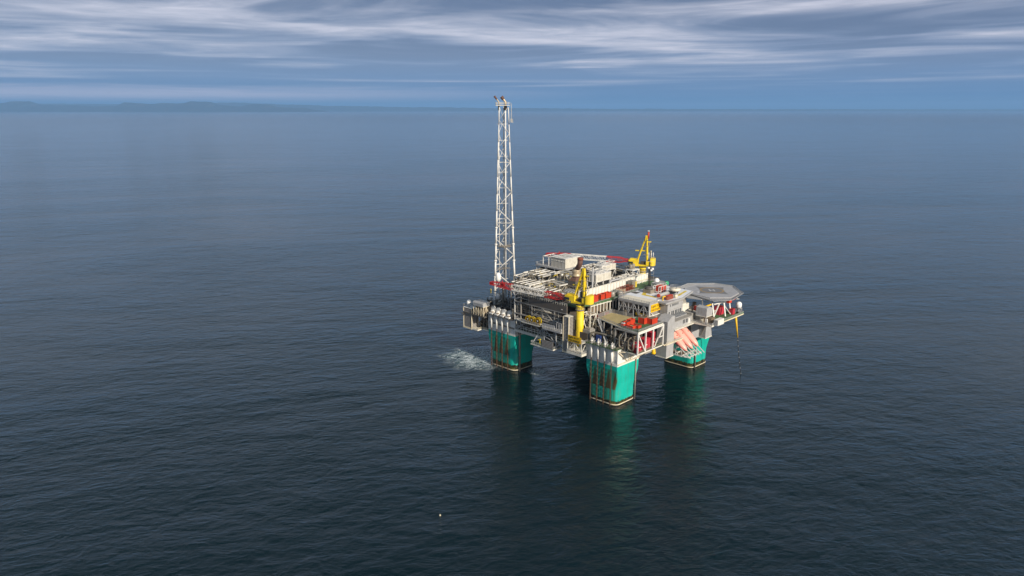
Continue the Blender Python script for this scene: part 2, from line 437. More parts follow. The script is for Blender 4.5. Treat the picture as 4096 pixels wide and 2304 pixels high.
hill('near_hills', 50000, [(-420, 20), (-120, 24), (70, 23), (105, 31), (178, 31), (188, 22), (205, 18), (330, 17), (420, 13), (525, 14), (545, 26), (610, 24), (645, 21), (700, 24), (760, 21), (800, 30), (845, 29), (885, 28), (905, 17), (985, 12), (1050, 20), (1105, 19), (1140, 9), (1230, 6), (1300, -3)], 'land')

# air: even pale haze round the camera and the whole scene
m = bpy.data.materials.new('haze_air'); m.use_nodes = True
t = NT(m.node_tree); t.n.clear(); out = t.node('ShaderNodeOutputMaterial'); pv = t.node('ShaderNodeVolumePrincipled')
pv.inputs['Color'].default_value = (0.30, 0.58, 1.0, 1); pv.inputs['Density'].default_value = 2.1e-5; pv.inputs['Anisotropy'].default_value = 0.0
t.l.new(pv.outputs[0], out.inputs['Volume'])
hz = MB().box(-98000, -98000, -1.0, 98000, 98000, 950).build('haze', m)
tag(hz, 'pale blue sea haze veiling the far hills', 'haze', kind='stuff')

# foam: churned water beside the left leg
m, t, b, out = newmat('churned_foam')
tc = t.node('ShaderNodeTexCoord'); v = tc.outputs['Object']
s = t.node('ShaderNodeSeparateXYZ'); t.l.new(tc.outputs['Generated'], s.inputs[0])
vm = t.mapping(v, rot=(0, 0, R_(45)), scale=(0.6, 1.0, 1))
na = t.noise(vm, 0.16, 8, 0.66, 1.9); nb = t.noise(vm, 0.55, 7, 0.7, 2.2); nc = t.noise(vm, 0.07, 4, 0.5, 1.0)
r1 = t.m('ABSOLUTE', t.m('SUBTRACT', na, 0.5)); r2 = t.m('ABSOLUTE', t.m('SUBTRACT', nb, 0.5))
veins = t.m('MAXIMUM', t.rng(r1, 0.045, 0.008), t.m('MULTIPLY', t.rng(r2, 0.055, 0.01), t.rng(t.noise(vm, 0.11, 4, 0.5, 0.5), 0.42, 0.58)))
# distance from the middle of the patch
vx = t.m('SUBTRACT', s.outputs[0], 0.5); vy = t.m('SUBTRACT', s.outputs[1], 0.5)
rad = t.m('SQRT', t.m('ADD', t.m('MULTIPLY', vx, vx), t.m('MULTIPLY', vy, vy)))
edge = t.rng(t.m('ADD', rad, t.m('MULTIPLY', t.m('SUBTRACT', nc, 0.5), 0.5)), 0.47, 0.16, 0, 1, True)
cloudy = t.m('MULTIPLY', t.rng(t.noise(vm, 0.22, 6, 0.6, 1.0), 0.40, 0.75), 0.42)
alpha = t.m('MULTIPLY', t.m('MAXIMUM', t.m('MULTIPLY', veins, 1.0), t.m('MULTIPLY', cloudy, 1.3)), edge, None, True)
b.inputs['Roughness'].default_value = 0.6
t.l.new(t.mix(veins, (0.09, 0.24, 0.24), (0.70, 0.76, 0.78)), b.inputs['Base Color'])
tr = t.node('ShaderNodeBsdfTransparent'); mx = t.node('ShaderNodeMixShader')
t.l.new(alpha, mx.inputs[0]); t.l.new(tr.outputs[0], mx.inputs[1]); t.l.new(b.outputs[0], mx.inputs[2]); t.l.new(mx.outputs[0], out.inputs[0])
M['foam'] = m
def foam_patch(c, rx, ry, z, label):
    pts = []
    for k in range(40):
        a = 2 * math.pi * k / 40
        p = Vector((c[0], c[1], z)) + VR * math.cos(a) * rx + VF * math.sin(a) * ry
        pts.append(p)
    o = MB().face(pts).build('foam', 'foam'); tag(o, label, 'foam', kind='stuff')
foam_patch((3.5, 103.0), 31, 26, 0.03, 'white and pale green foam churning beside the left leg')
foam_patch((11.0, 62.5), 9, 7, 0.03, 'thin swirl of foam in the water in front of the left leg')

# ================================================================== LEGS
def leg_rings(a0, a1, b0, b1, zs):
    rings = []
    for z in zs:
        k = min(1, max(0, (z - 7.0) / 11.0)); k = k * k * (3 - 2 * k)
        in_a = 1.6 * (1 - k); in_b = 1.3 * (1 - k); r = 3.4 * (1 - k) + 0.25 * k
        A0, A1, B0, B1 = a0, a1 - in_a, b0, b1 - in_b
        ring = []
        for cx, cy, s0 in ((A0 + r, B0 + r, 180), (A1 - r, B0 + r, 270), (A1 - r, B1 - r, 0), (A0 + r, B1 - r, 90)):
            for j in range(7):
                a = R_(s0 + 15 * j); ring.append((cx + math.cos(a) * r, cy + math.sin(a) * r, z))
        rings.append(ring)
    return rings
def leg(a0, a1, b0, b1, mat, label, ztop, tubes=None, standpipe=None, gl=21.0):
    t = thing('platform_leg', label, 'platform leg', (a0, b0, 0), 'green legs of the platform')
    mb = MB(); mb.loft(leg_rings(a0, a1, b0, b1, [-3, 0, 3, 7, 8.5, 10, 11.5, 13, 14.5, 16, 18, gl]), smooth=False)
    o = mb.build('hull', mat, t)
    mb = MB(); mb.box(a0 + .05, b0 + .05, gl + .004, a1 - .05, b1 - .05, gl + 1.4)
    d = 0.0
    mb.box(a0 + .35, b0 + .35, gl + 1.4, a1 - .35, b1 - .35, ztop)
    # stiffening ribs that frame the recessed panels
    for x in (a0 + .18, a1 - .18):
        for y in (b0 + .18, b1 - .18): mb.box(x - .2, y - .2, gl + 1.4, x + .2, y + .2, ztop)
    mb.box(a0 + .04, b0 + .04, ztop - .9, a1 - .04, b1 - .04, ztop + .003)
    mb.build('white_band', 'white', t)
    mb = MB()
    rr = leg_rings(a0 - .18, a1 + .18, b0 - .18, b1 + .18, [0.45, 0.85]); mb.loft(rr)
    mb.build('fender_ledge', 'cream', t)
    if tubes:
        for y in tubes:
            mb = MB(); mb.tube((a0 - .9, y, gl + 1.9), (a0 - .9, y, ztop), 0.5, 12); mb.box(a0 - .9, y - .1, gl + 2.4, a0 + .4, y + .1, ztop - .5)
            mb.build('chain_guide_tube', 'white', t)
    if standpipe:
        x, r = standpipe
        mb = MB(); mb.tube((x, b0 - .45, 0.1), (x, b0 - .45, gl + 1.2), r, 8)
        for z in (1.0, 5, 9, 13, 17, 20.6): mb.box(x - .3, b0 - .45, z, x + .3, b0 + .3, z + .35)
        mb.build('standpipe', 'steel', t)
    return t
legN = leg(0, 18.2, 0, 19.6, 'legA', 'nearest green leg, under the red container deck, with four chains', 30.0, (3.1, 7.4, 11.6, 15.8), (15.2, .36))
legL = leg(0, 18.0, 71, 92.6, 'legB', 'left green leg standing beside the churned foam', 30.6, (75.9, 80.4, 84.8, 89.1), None, 21.0)
mb = MB(); mb.tube((2.9, 70.0, 0.1), (2.9, 70.0, 31), .55, 10)
for z in (2, 8, 14, 20, 22.5, 26, 30): mb.lathe((2.9, 70.0, z), [(.56, -.3), (.8, -.25), (.8, .25), (.56, .3)], 10); mb.box(2.7, 70, z - .2, 3.1, 71.3, z + .2)
mb.build('standpipe', 'steel', legL)
mb = MB()
for x in (10, 11.4, 12.8, 14.2): mb.tube((x, 70.6, 22), (x, 70.6, 31), .17, 6)
mb.build('riser_pipes', 'steel', legL)
legR = leg(75, 93.6, 2, 23.4, 'legC', 'right green leg behind the three lifeboats', 30.0, None, (77.2, .4))
legF = leg(75, 93.6, 71, 92.6, 'legC', 'hidden far green leg behind the nearest leg, under the deck', 30.0)

# mooring chains
def chain_mb(z0, z1):
    mb = MB(); z = z1; k = 0
    while z > z0:
        L = 1.5
        w = 0.24
        if k % 2: pts = [(0, -w, z), (0, w, z), (0, w, z - L), (0, -w, z - L)]
        else: pts = [(-w, 0, z), (w, 0, z), (w, 0, z - L), (-w, 0, z - L)]
        for i in range(4): mb.beam(pts[i], pts[(i + 1) % 4], .16)
        z -= L - .28; k += 1
    return mb
ch0 = chain_mb(-1.5, 23.2).build('mooring_chain', 'chain')
first = True
ordn = ['nearest to the sharp front corner', 'second from the front corner', 'third from the front corner', 'farthest from the front corner']
for leg_y, nm in (((3.1, 7.4, 11.6, 15.8), 'the nearest leg'), ((75.9, 80.4, 84.8, 89.1), 'the left leg')):
    for i, y in enumerate(leg_y):
        o = ch0 if first else ch0.copy()
        if not first: COL.objects.link(o)
        first = False
        o.location = (-.9, y, 0)
        tag(o, 'rusty anchor chain down ' + nm + ', ' + ordn[i], 'chain', 'anchor chains down the legs')
# chain jacks on the nearest leg: slim white machines
t = thing('chain_stopper', 'white chain stopper machine on the nearest leg, nearest the front corner', 'chain stopper', (-.9, 3.1, 30.1), 'white chain stoppers on the nearest leg')
MB().box(-1.4, 2.65, 30.1, -.3, 3.55, 30.9).box(-1.1, 2.85, 30.9, -.6, 3.35, 32.7).build('body', 'white', t)
MB().lathe((-.9, 3.1, 31.6), [(.2, -.55), (.5, -.5), (.55, .5), (.2, .55)], 12, 'y').build('wheel', 'white', t)
MB().beam((-.9, 2.6, 32.6), (-.9, 3.6, 32.8), .2).beam((-.9, 3.1, 32.6), (-.5, 3.1, 33.6), .25).build('arm', 'white', t)
MB().tube((.2, 3.1, 30.1), (.6, 3.1, 32.8), .35, 8).box(.1, 2.6, 30.1, 1.3, 3.6, 31.3).build('motor', 'lgrey', t)
for i, y in enumerate((7.4, 11.6, 15.8)):
    dup(t, (-.9, y, 30.1), 0, 'white chain stopper machine on the nearest leg, ' + ordn[i + 1])
# windlasses on the left leg: bulky, a star shaped plate above a sloping body
t = thing('windlass', 'bulky white windlass with star plate on the left leg, nearest the front corner', 'windlass', (.5, 75.9, 30.7), 'white windlasses on the left leg')
mb = MB()
star = []
for k in range(12):
    a = R_(30 * k + 15); r = 1.75 if k % 2 else 1.45; r *= 1.15; star.append((r * math.cos(a), r * math.sin(a)))
mb.loft([[(1.0, 76.4 + x, 33.2 + y) for x, y in star], [(1.9, 76.4 + x, 33.2 + y) for x, y in star]]); mb.build('star_plate', 'white', t)
MB().box(-1.4, 74.5, 30.96, 1.9, 77.4, 31.9).loft([[(-1.6, 74.9, 31.5), (.9, 74.9, 31.5), (.9, 76.9, 31.5), (-1.6, 76.9, 31.5)], [(-.8, 75.3, 32.7), (.8, 75.3, 33.4), (.8, 76.5, 33.4), (-.8, 76.5, 32.7)]]).build('body', 'white', t)
MB().lathe((-.6, 75.9, 31.9), [(.2, -1.2), (.7, -1.1), (.7, 1.1), (.2, 1.2)], 10, 'y').build('drum', 'brown', t)
for i, y in enumerate((80.4, 84.8, 89.1)):
    dup(t, (.5, y, 30.7), 0, 'bulky white windlass with star plate on the left leg, ' + ordn[i + 1])

# ================================================================== MAIN DECK
dk = thing('deck_structure', 'main open deck structure of the platform resting on the four legs', 'deck', (0, 0, 24.5))
MB().box(.3, 19.8, 24.9, 92.5, 92, 25.9).box(18.4, 1, 24.9, 92.5, 19.8, 25.9).build('lower_slab', 'steel', dk)
mb = MB(); mb.box(-.15, 19.7, 24.3, .45, 70.8, 25.7); mb.box(-.35, 19.7, 25.7, .45, 70.8, 25.85)
for i in range(25): mb.box(-.28, 20.5 + 2.1 * i, 24.35, -.12, 20.75 + 2.1 * i, 25.65)
mb.build('edge_girder', 'offwhite', dk)
MB().rail([(-.1, 20, 25.85), (-.1, 70.6, 25.85)], 2.6, 2.1, .22).build('edge_railing', 'offwhite', dk)
MB().box(.5, 20, 25.91, 6.9, 70.5, 25.95).build('side_walkway', 'deckgreen', dk)
MB().box(.2, 36, 34.9, 90, 70, 35.3).box(18.5, 70, 34.9, 90, 92, 35.3).box(19, 22, 34.9, 60, 36, 35.3).build('middle_slab', 'grating', dk)
MB().prism([(0, 36.9), (0, 69.8), (5.6, 69.8), (5.6, 80), (16.4, 80), (16.4, 92.4), (90.5, 92.4), (90.5, 36.9)], 45.3, 45.9).build('upper_slab', 'grating', dk)
mb = MB()
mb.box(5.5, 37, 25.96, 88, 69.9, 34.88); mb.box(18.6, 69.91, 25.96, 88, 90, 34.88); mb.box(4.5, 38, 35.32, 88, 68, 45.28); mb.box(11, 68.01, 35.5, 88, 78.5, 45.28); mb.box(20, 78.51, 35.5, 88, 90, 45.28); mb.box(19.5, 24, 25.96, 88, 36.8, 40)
mb.build('dark_interior_box', 'dark', dk)  # near-black boxes added so the open deck looks dark and shaded inside
mb = MB(); r = random.Random(3)
for i in range(60):
    y = r.uniform(38, 69); z = r.choice([26, 30, 35.4, 39]); h = r.uniform(1.2, 3.8); w = r.uniform(.8, 3.2)
    mb.box(r.uniform(1.6, 3.5), y, z, 5.4, y + w, z + h)
mb.build('deck_machinery', 'brown', dk)
mb = MB()
for i in range(26):
    y = r.uniform(38, 66); z = r.uniform(26.5, 44); L = r.uniform(3, 14)
    x = r.uniform(1.2, 3.6); mb.tube((x, y, z), (x, min(70, y + L), z), r.uniform(.1, .3), 6)
    if i % 2: mb.tube((x, y, z), (x, y, min(45, z + r.uniform(2, 6))), .16, 6)
mb.build('side_pipework', 'steel', dk)
# left-facing side: posts and braces
mb = MB()
for y in (33.6, 41.8, 50.2, 58.2, 66.5):
    mb.beam((.1, y, 25.9), (.1, y, 45.3), .62)
for y0, z0, y1, z1 in ((50.2, 41.6, 57.6, 35.6), (50.2, 41.6, 42.6, 35.5), (50.2, 41.6, 50.2, 42)): mb.beam((0, y0, z0), (0, y1, z1), .55)
mb.beam((-.1, 69.5, 26.2), (-.1, 61.0, 32.2), .95, 1.1); mb.beam((-.1, 57.5, 32.2), (-.1, 47.5, 25.8), .95, 1.1)
mb.beam((.05, 33, 41.9), (.05, 71, 41.9), .55); mb.beam((.05, 33, 35.1), (.05, 71, 35.1), .6)
mb.beam((-.3, 38, 34.2), (-.3, 59, 35.6), .45); mb.beam((-.3, 38, 36), (-.3, 58, 36.8), .3)
mb.beam((0, 60.5, 41.8), (0, 60.5, 45.5), .4)
for p, q in (((5.8, 70, 31), (5.8, 70, 45.3)), ((5.8, 79.8, 31), (5.8, 79.8, 45.3)), ((16.2, 80.2, 31), (16.2, 80.2, 45.3)), ((16.2, 92, 31), (16.2, 92, 45.3)), ((5.8, 70, 45), (5.8, 79.8, 37)), ((5.8, 79.8, 45), (16.2, 80.2, 36)), ((16.2, 80.2, 45), (16.2, 92, 36)), ((5.8, 70, 38), (5.8, 79.8, 38)), ((16.2, 80.2, 39), (16.2, 92, 39)), ((5.8, 70, 34), (5.8, 79.8, 34))): mb.beam(p, q, .5)
mb.build('side_bracing', 'grey', dk)
MB().box(-.25, 33.2, 42.2, .45, 60.4, 45.7).build('dark_fascia', 'cladding', dk)
mb = MB(); mb.rail([(-.1, 33.2, 45.9), (-.1, 69.7, 45.9), (5.7, 69.7, 45.9), (5.7, 79.9, 45.9)], 1.5, 1.6, .14); mb.build('upper_railing', 'offwhite', dk)
mb = MB(); mb.box(.4, 37.5, 36, .9, 49.8, 41.6).box(.5, 51, 36, .9, 57, 39.4); mb.build('side_panels', 'cladding', dk)
for y, z in ((36, 43.6), (58, 27.5), (62, 27.8), (49, 28.4), (44, 28.2), (40, 28.4)): MB().box(-.5, y, z, -.3, y + .9, z + .25).build('strip_light', 'white', dk)
# right side underneath: inner hull panels seen between the legs
mb = MB(); mb.box(18.6, 3.0, 21.6, 34, 3.6, 28.8); mb.build('hull_side_panel', 'grey', dk)

# ================================================================== LEFT UTILITY CORNER
def louvre_tower(x0, y0, x1, y1, z0, z1, label, nm='stair_tower'):
    t = thing(nm, label, 'stair tower', ((x0 + x1) / 2, (y0 + y1) / 2, z0))
    MB().box(x0, y0, z0, x1, y1, z1).build('louvred_walls', 'louvre', t)
    mb = MB()
    for x in (x0, x1):
        for y in (y0, y1): mb.box(x - .22, y - .22, z0 - .1, x + .22, y + .22, z1 + .1)
    mb.box(x0 - .3, y0 - .3, z0 - .9, x1 + .3, y1 + .3, z0 - .12)
    mb.build('corner_posts', 'cream', t)
    return t
t = louvre_tower(-2.6, 104.2, 2.6, 111.2, 19.6, 31.1, 'tall louvred stair tower under a white radome at the far left end')
MB().box(-2.75, 104.05, 31.21, 2.75, 111.35, 31.45).build('roof', 'white', t)
MB().box(-4.0, 109.3, 26.8, -2.62, 111.6, 26.95).rail([(-4, 109.3, 26.95), (-4, 111.6, 26.95), (-2.7, 111.6, 26.95)], 1.1, 1.2, .12).build('side_balcony', 'grating', t)
MB().rail([(-2.6, 111.2, 31.45), (2.6, 111.2, 31.45), (2.6, 106, 31.45)], 1.6, 1.5, .13).build('roof_railing', 'steel', t)
def radome(c, r, h, label, stand=1.5, mat='radome', base='white', nm='radome', cat='radome'):
    t = thing(nm, label, cat, c)
    prof = [(r * .82, 0), (r, h * .12), (r, h * .55)]
    for k in range(1, 7):
        a = k * math.pi / 2 / 6; prof.append((max(.01, r * math.cos(a)), h * .55 + h * .45 * math.sin(a)))
    MB().lathe((c[0], c[1], c[2] + stand), prof, 20).build('dome', mat, t)
    mb = MB(); mb.tube(c, (c[0], c[1], c[2] + stand), r * .35, 8); mb.tube((c[0], c[1], c[2] + stand - .15), (c[0], c[1], c[2] + stand), r * .9, 14)
    mb.build('pedestal', base, t)
    return t
radome((-.6, 108.6, 31.45), 1.35, 2.9, 'white radome on the roof of the louvred tower at far left', 1.3)
# slab and pump floor between tower and leg
t = thing('equipment_bay', 'open equipment bay of pumps between the left stair tower and leg', 'equipment bay', (3, 98, 19))
MB().box(-2.7, 99, 18.9, 9, 104, 19.6).box(1.2, 92.8, 18.9, 9, 99, 19.6).build('floor', 'offwhite', t)
MB().rail([(1.2, 92.9, 19.6), (1.2, 99, 19.6), (-2.5, 99, 19.6), (-2.5, 103.9, 19.6)], 1.1, 1.3, .11).build('railing', 'cream', t)
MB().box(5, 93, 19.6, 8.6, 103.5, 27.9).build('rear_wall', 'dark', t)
mb = MB()
for k in range(14): 
    y = 93.5 + .7 * k; mb.box(1.6 + (k % 3) * .8, y, 19.7 + (k % 4) * 1.7, 4.9, y + .5, 21.1 + (k % 4) * 1.7)
mb.build('pump_units', 'brown', t)
MB().lathe((3.2, 95.6, 22.9), [(.1, -1.9), (1.3, -1.5), (1.5, 0), (1.3, 1.5), (.1, 1.9)], 12).build('grey_vessel', 'pipe', t)
mb = MB().box(1.6, 96.6, 23, 5, 97.0, 23.3).box(1.6, 93, 24.9, 5, 99, 25.2).frame(1.4, 93, 19.6, 4.6, 103.6, 27.9, .28, 1, 4, False); mb.build('frame', 'steel', t)
# upper deck of the left corner
t = thing('corner_deck', 'dark upper deck around the foot of the lattice tower at left', 'deck', (5, 90, 28))
MB().box(-3.2, 92.7, 28.0, 31, 111, 28.8).box(-2.0, 71.4, 30.7, 31, 92.7, 30.95).box(18.1, 71, 26, 31, 92.7, 30.69).build('floor', 'grating', t)
MB().rail([(-3, 92.9, 28.8), (-3, 104, 28.8)], 1.2, 1.6, .13).rail([(6, 111, 28.8), (31, 111, 28.8)], 1.2, 2, .13).build('railing', 'steel', t)
mb = MB(); r = random.Random(11)
for k in range(46):
    x = r.uniform(5, 28); y = r.uniform(72, 109); w = r.uniform(.7, 3); d = r.uniform(.7, 3)
    zb = 28.8 if y > 92.7 else 30.95
    MB().box(x, y, zb, x + w, y + d, zb + r.uniform(1.2, 4.0)).build('equipment_unit', r.choice(['dark', 'brown', 'cladding']), t)
mb = MB()
for k in range(24):
    x = r.uniform(3, 26); y = r.uniform(74, 104); z = r.uniform(31.4, 34.5); L = r.uniform(4, 14)
    if k % 2: mb.path([(x, y, z), (min(30, x + L), y, z)], r.uniform(.12, .32), 6)
    else: mb.path([(x, y, z), (x, min(110, y + L), z), (x, min(110, y + L), z - 1.8)], r.uniform(.12, .32), 6)
mb.build('pipework', 'steel', t)
mb = MB().beam((9.8, 72, 34.3), (9.8, 92, 35.2), .3).beam((8, 74, 33.2), (8, 91, 33.2), .28); mb.box(2.5, 72.5, 32.9, 3.1, 91, 33.3); mb.build('dark_gantry', 'dark', t)
# shed with white hoods
t = thing('winch_shed', 'open frame shed under two pale rounded hoods, behind the left tower', 'shed', (-1.6, 97, 28.8))
MB().frame(-3, 93.6, 28.8, 1.5, 102, 34.2, .25, 2, 4).build('frame', 'cream', t)
MB().box(-1.9, 94.5, 28.9, 1.2, 101.5, 33.6).build('machinery', 'brown', t)
for y0, y1 in ((93.5, 97.6), (97.75, 102.1)):
    MB().loft([[(x, y0, z) for x, z in ((-3.4, 34.3), (-3.4, 36.0), (-2.9, 36.7), (1.7, 36.8), (2.1, 36.3), (2.1, 34.3))], [(x, y1, z) for x, z in ((-3.4, 34.3), (-3.4, 36.0), (-2.9, 36.7), (1.7, 36.8), (2.1, 36.3), (2.1, 34.3))]]).build('hood', 'lgrey', t)

# ================================================================== LATTICE FLARE TOWER
t = thing('flare_tower', 'tall slender white lattice tower rising above the horizon with two flare tips', 'flare tower', (14, 96, 28.8))
z0, z1 = 29.0, 146.5
B3 = [Vector((12.6, 100.6, z0)), Vector((22.6, 92.6, z0 + 1.8)), Vector((24.5, 104.0, z0))]
cen = Vector((18.2, 98.2, 0))
def legp(i, z):
    # the lower part flares a little more than the upper part
    f = (z - z0) / (z1 - z0)
    s = 1 - 0.60 * f
    p = B3[i]; return Vector((cen.x + (p.x - cen.x) * s, cen.y + (p.y - cen.y) * s, z))
for i in range(3):
    mb = MB(); zz = [z0 + (z1 - z0) * k / 12 for k in range(13)]
    for a, bz in zip(zz, zz[1:]): mb.tube(legp(i, a), legp(i, bz), .62 - .38 * (a - z0) / (z1 - z0), 8, .62 - .38 * (bz - z0) / (z1 - z0))
    for a in zz[1:6]: mb.lathe(legp(i, a), [(.6, -.5), (.85, -.3), (.85, .3), (.6, .5)], 8)
    mb.build('tower_leg', 'white', t)
zs = [31]; hgt = 10.5
while zs[-1] < z1 - 3: zs.append(min(z1, zs[-1] + hgt)); hgt *= 0.972
for f, (i, j) in enumerate(((0, 1), (1, 2), (2, 0))):
    mb = MB()
    for k in range(len(zs) - 1):
        a, bb = (i, j) if (k + f) % 2 == 0 else (j, i)
        w = .36 - .22 * k / len(zs)
        mb.tube(legp(a, zs[k]), legp(bb, zs[k + 1]), w / 1.5, 6)
        if k % 4 == 1: mb.tube(legp(i, zs[k]), legp(j, zs[k]), w / 2, 6)
    mb.build('lattice_bracing', 'white', t)
flx = [Vector((16.6, 100.2, 0)), Vector((19.3, 97.6, 0))]
for q, rr in zip(flx, (.22, .36)):
    mb = MB(); mb.tube((q.x, q.y, 31), (q.x, q.y, 147.5), rr, 8)
    for z in range(38, 146, 9): mb.tube((q.x, q.y, z), legp(0, z), .08, 4); mb.tube((q.x - 1.1, q.y + .6, z), (q.x + 1.1, q.y - .8, z), .13, 4)
    mb.build('flare_pipe', 'white', t)
MB().tube((20.6, 98.9, 31), (20.6, 98.9, 146), .16, 6).tube((20.9, 96.4, 31), (20.9, 96.4, 120), .12, 6).build('ladder_rail', 'lgrey', t)
MB().box(15, 95, 66.5, 22, 100.5, 66.8).rail([(15, 100.5, 66.8), (15, 95, 66.8), (22, 95, 66.8)], 1.2, 1.2, .12).build('rest_platform', 'steel', t)
MB().box(14.6, 99, 52.6, 22.5, 100, 52.9).rail([(14.2, 100.6, 52.9), (20, 94.6, 52.9)], 1.3, 1.2, .13).build('rest_platform', 'steel', t)
mb = MB().prism([(13.6, 99.6), (19.4, 94.1), (21.6, 96.2), (16.4, 101.8)], 147.0, 147.3)
mb.rail([(13.6, 99.6, 147.3), (19.4, 94.1, 147.3), (21.6, 96.2, 147.3), (16.4, 101.8, 147.3)], 1.6, .9, .12, True); mb.build('top_platform', 'offwhite', t)
MB().box(19.6, 93.2, 138.0, 21.2, 94.4, 138.2).rail([(19.2, 93.6, 138.2), (21.2, 93.4, 138.2), (21.4, 94.8, 138.2)], 1.6, .6, .1).tube((20.2, 93.9, 138), (20.2, 93.9, 148.6), .07, 4).tube((20.7, 94.3, 138), (20.7, 94.3, 148), .06, 4).build('hanging_ladder_cage', 'cream', t)
for q, r0, lift in ((flx[0], .32, 3.4), (flx[1], .55, 3.0)):
    p = Vector((q.x, q.y, 147.5)); d = (-VR * .62 + Vector((0, 0, .8))).normalized()
    MB().path([p, p + Vector((0, 0, 1.6)), p + Vector((0, 0, 1.6)) + d * 1.6, p + Vector((0, 0, 1.6)) + d * 2.3], r0 * 1.1, 8).build('tip_elbow', 'bufsteel', t)
    e = p + Vector((0, 0, 1.6)) + d * 1.9
    MB().tube(e, e + d * (lift - 1.2), r0 * 1.7, 10, r0 * 1.9).build('flare_tip', 'rust', t)
    MB().tube((q.x, q.y, 144.6), (q.x, q.y, 147), r0 * 1.6, 8).build('collar', 'dark', t)
# stands near its foot
radome((16.8, 108.2, 28.9), 1.1, 2.5, 'small white radome on a post left of the lattice tower foot', 3.6)
radome((20.5, 104.6, 28.9), 1.9, 4.0, 'white satellite dome standing inside the foot of the lattice tower', 4.0)
radome((14.2, 98.8, 45.8), 1.55, 4.6, 'tall white dome halfway up inside the lattice tower legs', 1.0)
t = thing('orange_beacon', 'small orange beacon post beside the left radome', 'beacon', (18.6, 109.9, 28.9))
MB().tube((18.6, 109.9, 28.9), (18.6, 109.9, 36), .1, 6).build('post', 'steel', t)
MB().lathe((18.6, 109.9, 36), [(.1, 0), (.4, .2), (.25, 1.4), (.4, 1.7), (.35, 2.6), (.1, 2.8)], 8).build('lamp_body', 'stripe', t)
t = thing('exhaust_pipe', 'vertical grey exhaust pipe in front of the lattice tower foot', 'pipe', (14.0, 94.6, 31))
MB().tube((14.0, 94.6, 31), (14.0, 94.6, 43.5), .72, 12).build('duct', 'steel', t)
MB().tube((14.0, 94.6, 43.5), (14.0, 94.6, 43.9), .85, 12).build('rim', 'dark', t)
t = thing('ventilation_duct', 'stubby metal vent duct at the corner of the left leg top', 'duct', (-.4, 72.6, 31))
MB().tube((.6, 72.6, 30.96), (.6, 72.6, 36.2), .8, 12).build('duct', 'pipe', t)
MB().tube((.6, 72.6, 36.2), (.6, 72.6, 36.8), 1.0, 12).build('cowl', 'steel', t)
# tree shaped boom rest
t = thing('boom_rest', 'white Y shaped boom rest under the tip of the near crane boom', 'boom rest', (0, 71.1, 40.6))
mb = MB().beam((0, 71.1, 31.0), (0, 71.1, 45.4), .42).beam((0, 71.1, 45.4), (0, 74.6, 49.2), .45).beam((0, 71.1, 44.6), (0, 67.6, 47.6), .4).beam((0, 71.1, 43.2), (0, 67.4, 44.6), .38).beam((0, 71.1, 46), (0, 71.1, 48.5), .3)
mb.build('post', 'white', t)
MB().box(-.5, 73.6, 49.2, .5, 75.0, 50.3).build('saddle', 'cream', t)

# ================================================================== NEAR LEFT-SIDE STRUCTURES
t = thing('reel_balcony', 'balcony carrying the three yellow hose reels beside the left leg', 'balcony', (-2, 58, 32.3))
MB().prism([(-3.2, 49.6), (-1.2, 47.0), (.2, 47.0), (.2, 68.6), (-2.0, 68.6), (-3.2, 63)], 32.0, 32.6).build('floor', 'offwhite', t)
MB().rail([(.1, 68.6, 32.6), (-2.0, 68.6, 32.6), (-3.2, 63, 32.6), (-3.2, 49.6, 32.6), (-1.2, 47, 32.6)], 1.2, 1.4, .13).build('railing', 'lgrey', t)
MB().beam((-2.6, 55, 32), (-.1, 55, 29), .3).beam((-2.6, 64, 32), (-.1, 64, 29), .3).build('bracket', 'steel', t)
t = thing('hose_reel', 'yellow hose reel at the left end of the reel balcony', 'hose reel', (-2.2, 58.6, 32.7), 'yellow hose reels on the balcony')
rx, ry, rz = -2.2, 58.6, 34.6
mb = MB()
for x0 in (-.8, .5):
    rg = [[(rx + x0 + h, ry + math.cos(R_(18 * k)) * r, rz + math.sin(R_(18 * k)) * r) for k in range(20)] for r, h in ((1.75, 0), (1.75, .25), (1.05, .25), (1.05, 0), (1.75, 0))]
    mb.loft(rg, cap=False); mb.build('flanges', 'yellow', t)
MB().lathe((rx, ry, rz), [(.05, -.52), (1.3, -.5), (1.3, .5), (.05, .5)], 16, 'x').build('hose_drum', 'dark', t)
MB().lathe((rx, ry, rz), [(.05, -.95), (.42, -.9), (.42, -.6), (.05, -.6)], 10, 'x').build('hub', 'lgrey', t)
MB().beam((rx, ry - 1.2, 32.7), (rx, ry, 34.6), .2).beam((rx, ry + 1.2, 32.7), (rx, ry, 34.6), .2).build('stand', 'yellow', t)
dup(t, (-2.2, 55.6, 32.7), 0, 'yellow hose reel in the middle of the three on the balcony')
dup(t, (-2.2, 51.3, 32.7), 0, 'yellow hose reel set apart at the right end of the balcony', scale=(1, 1.12, 1.12))

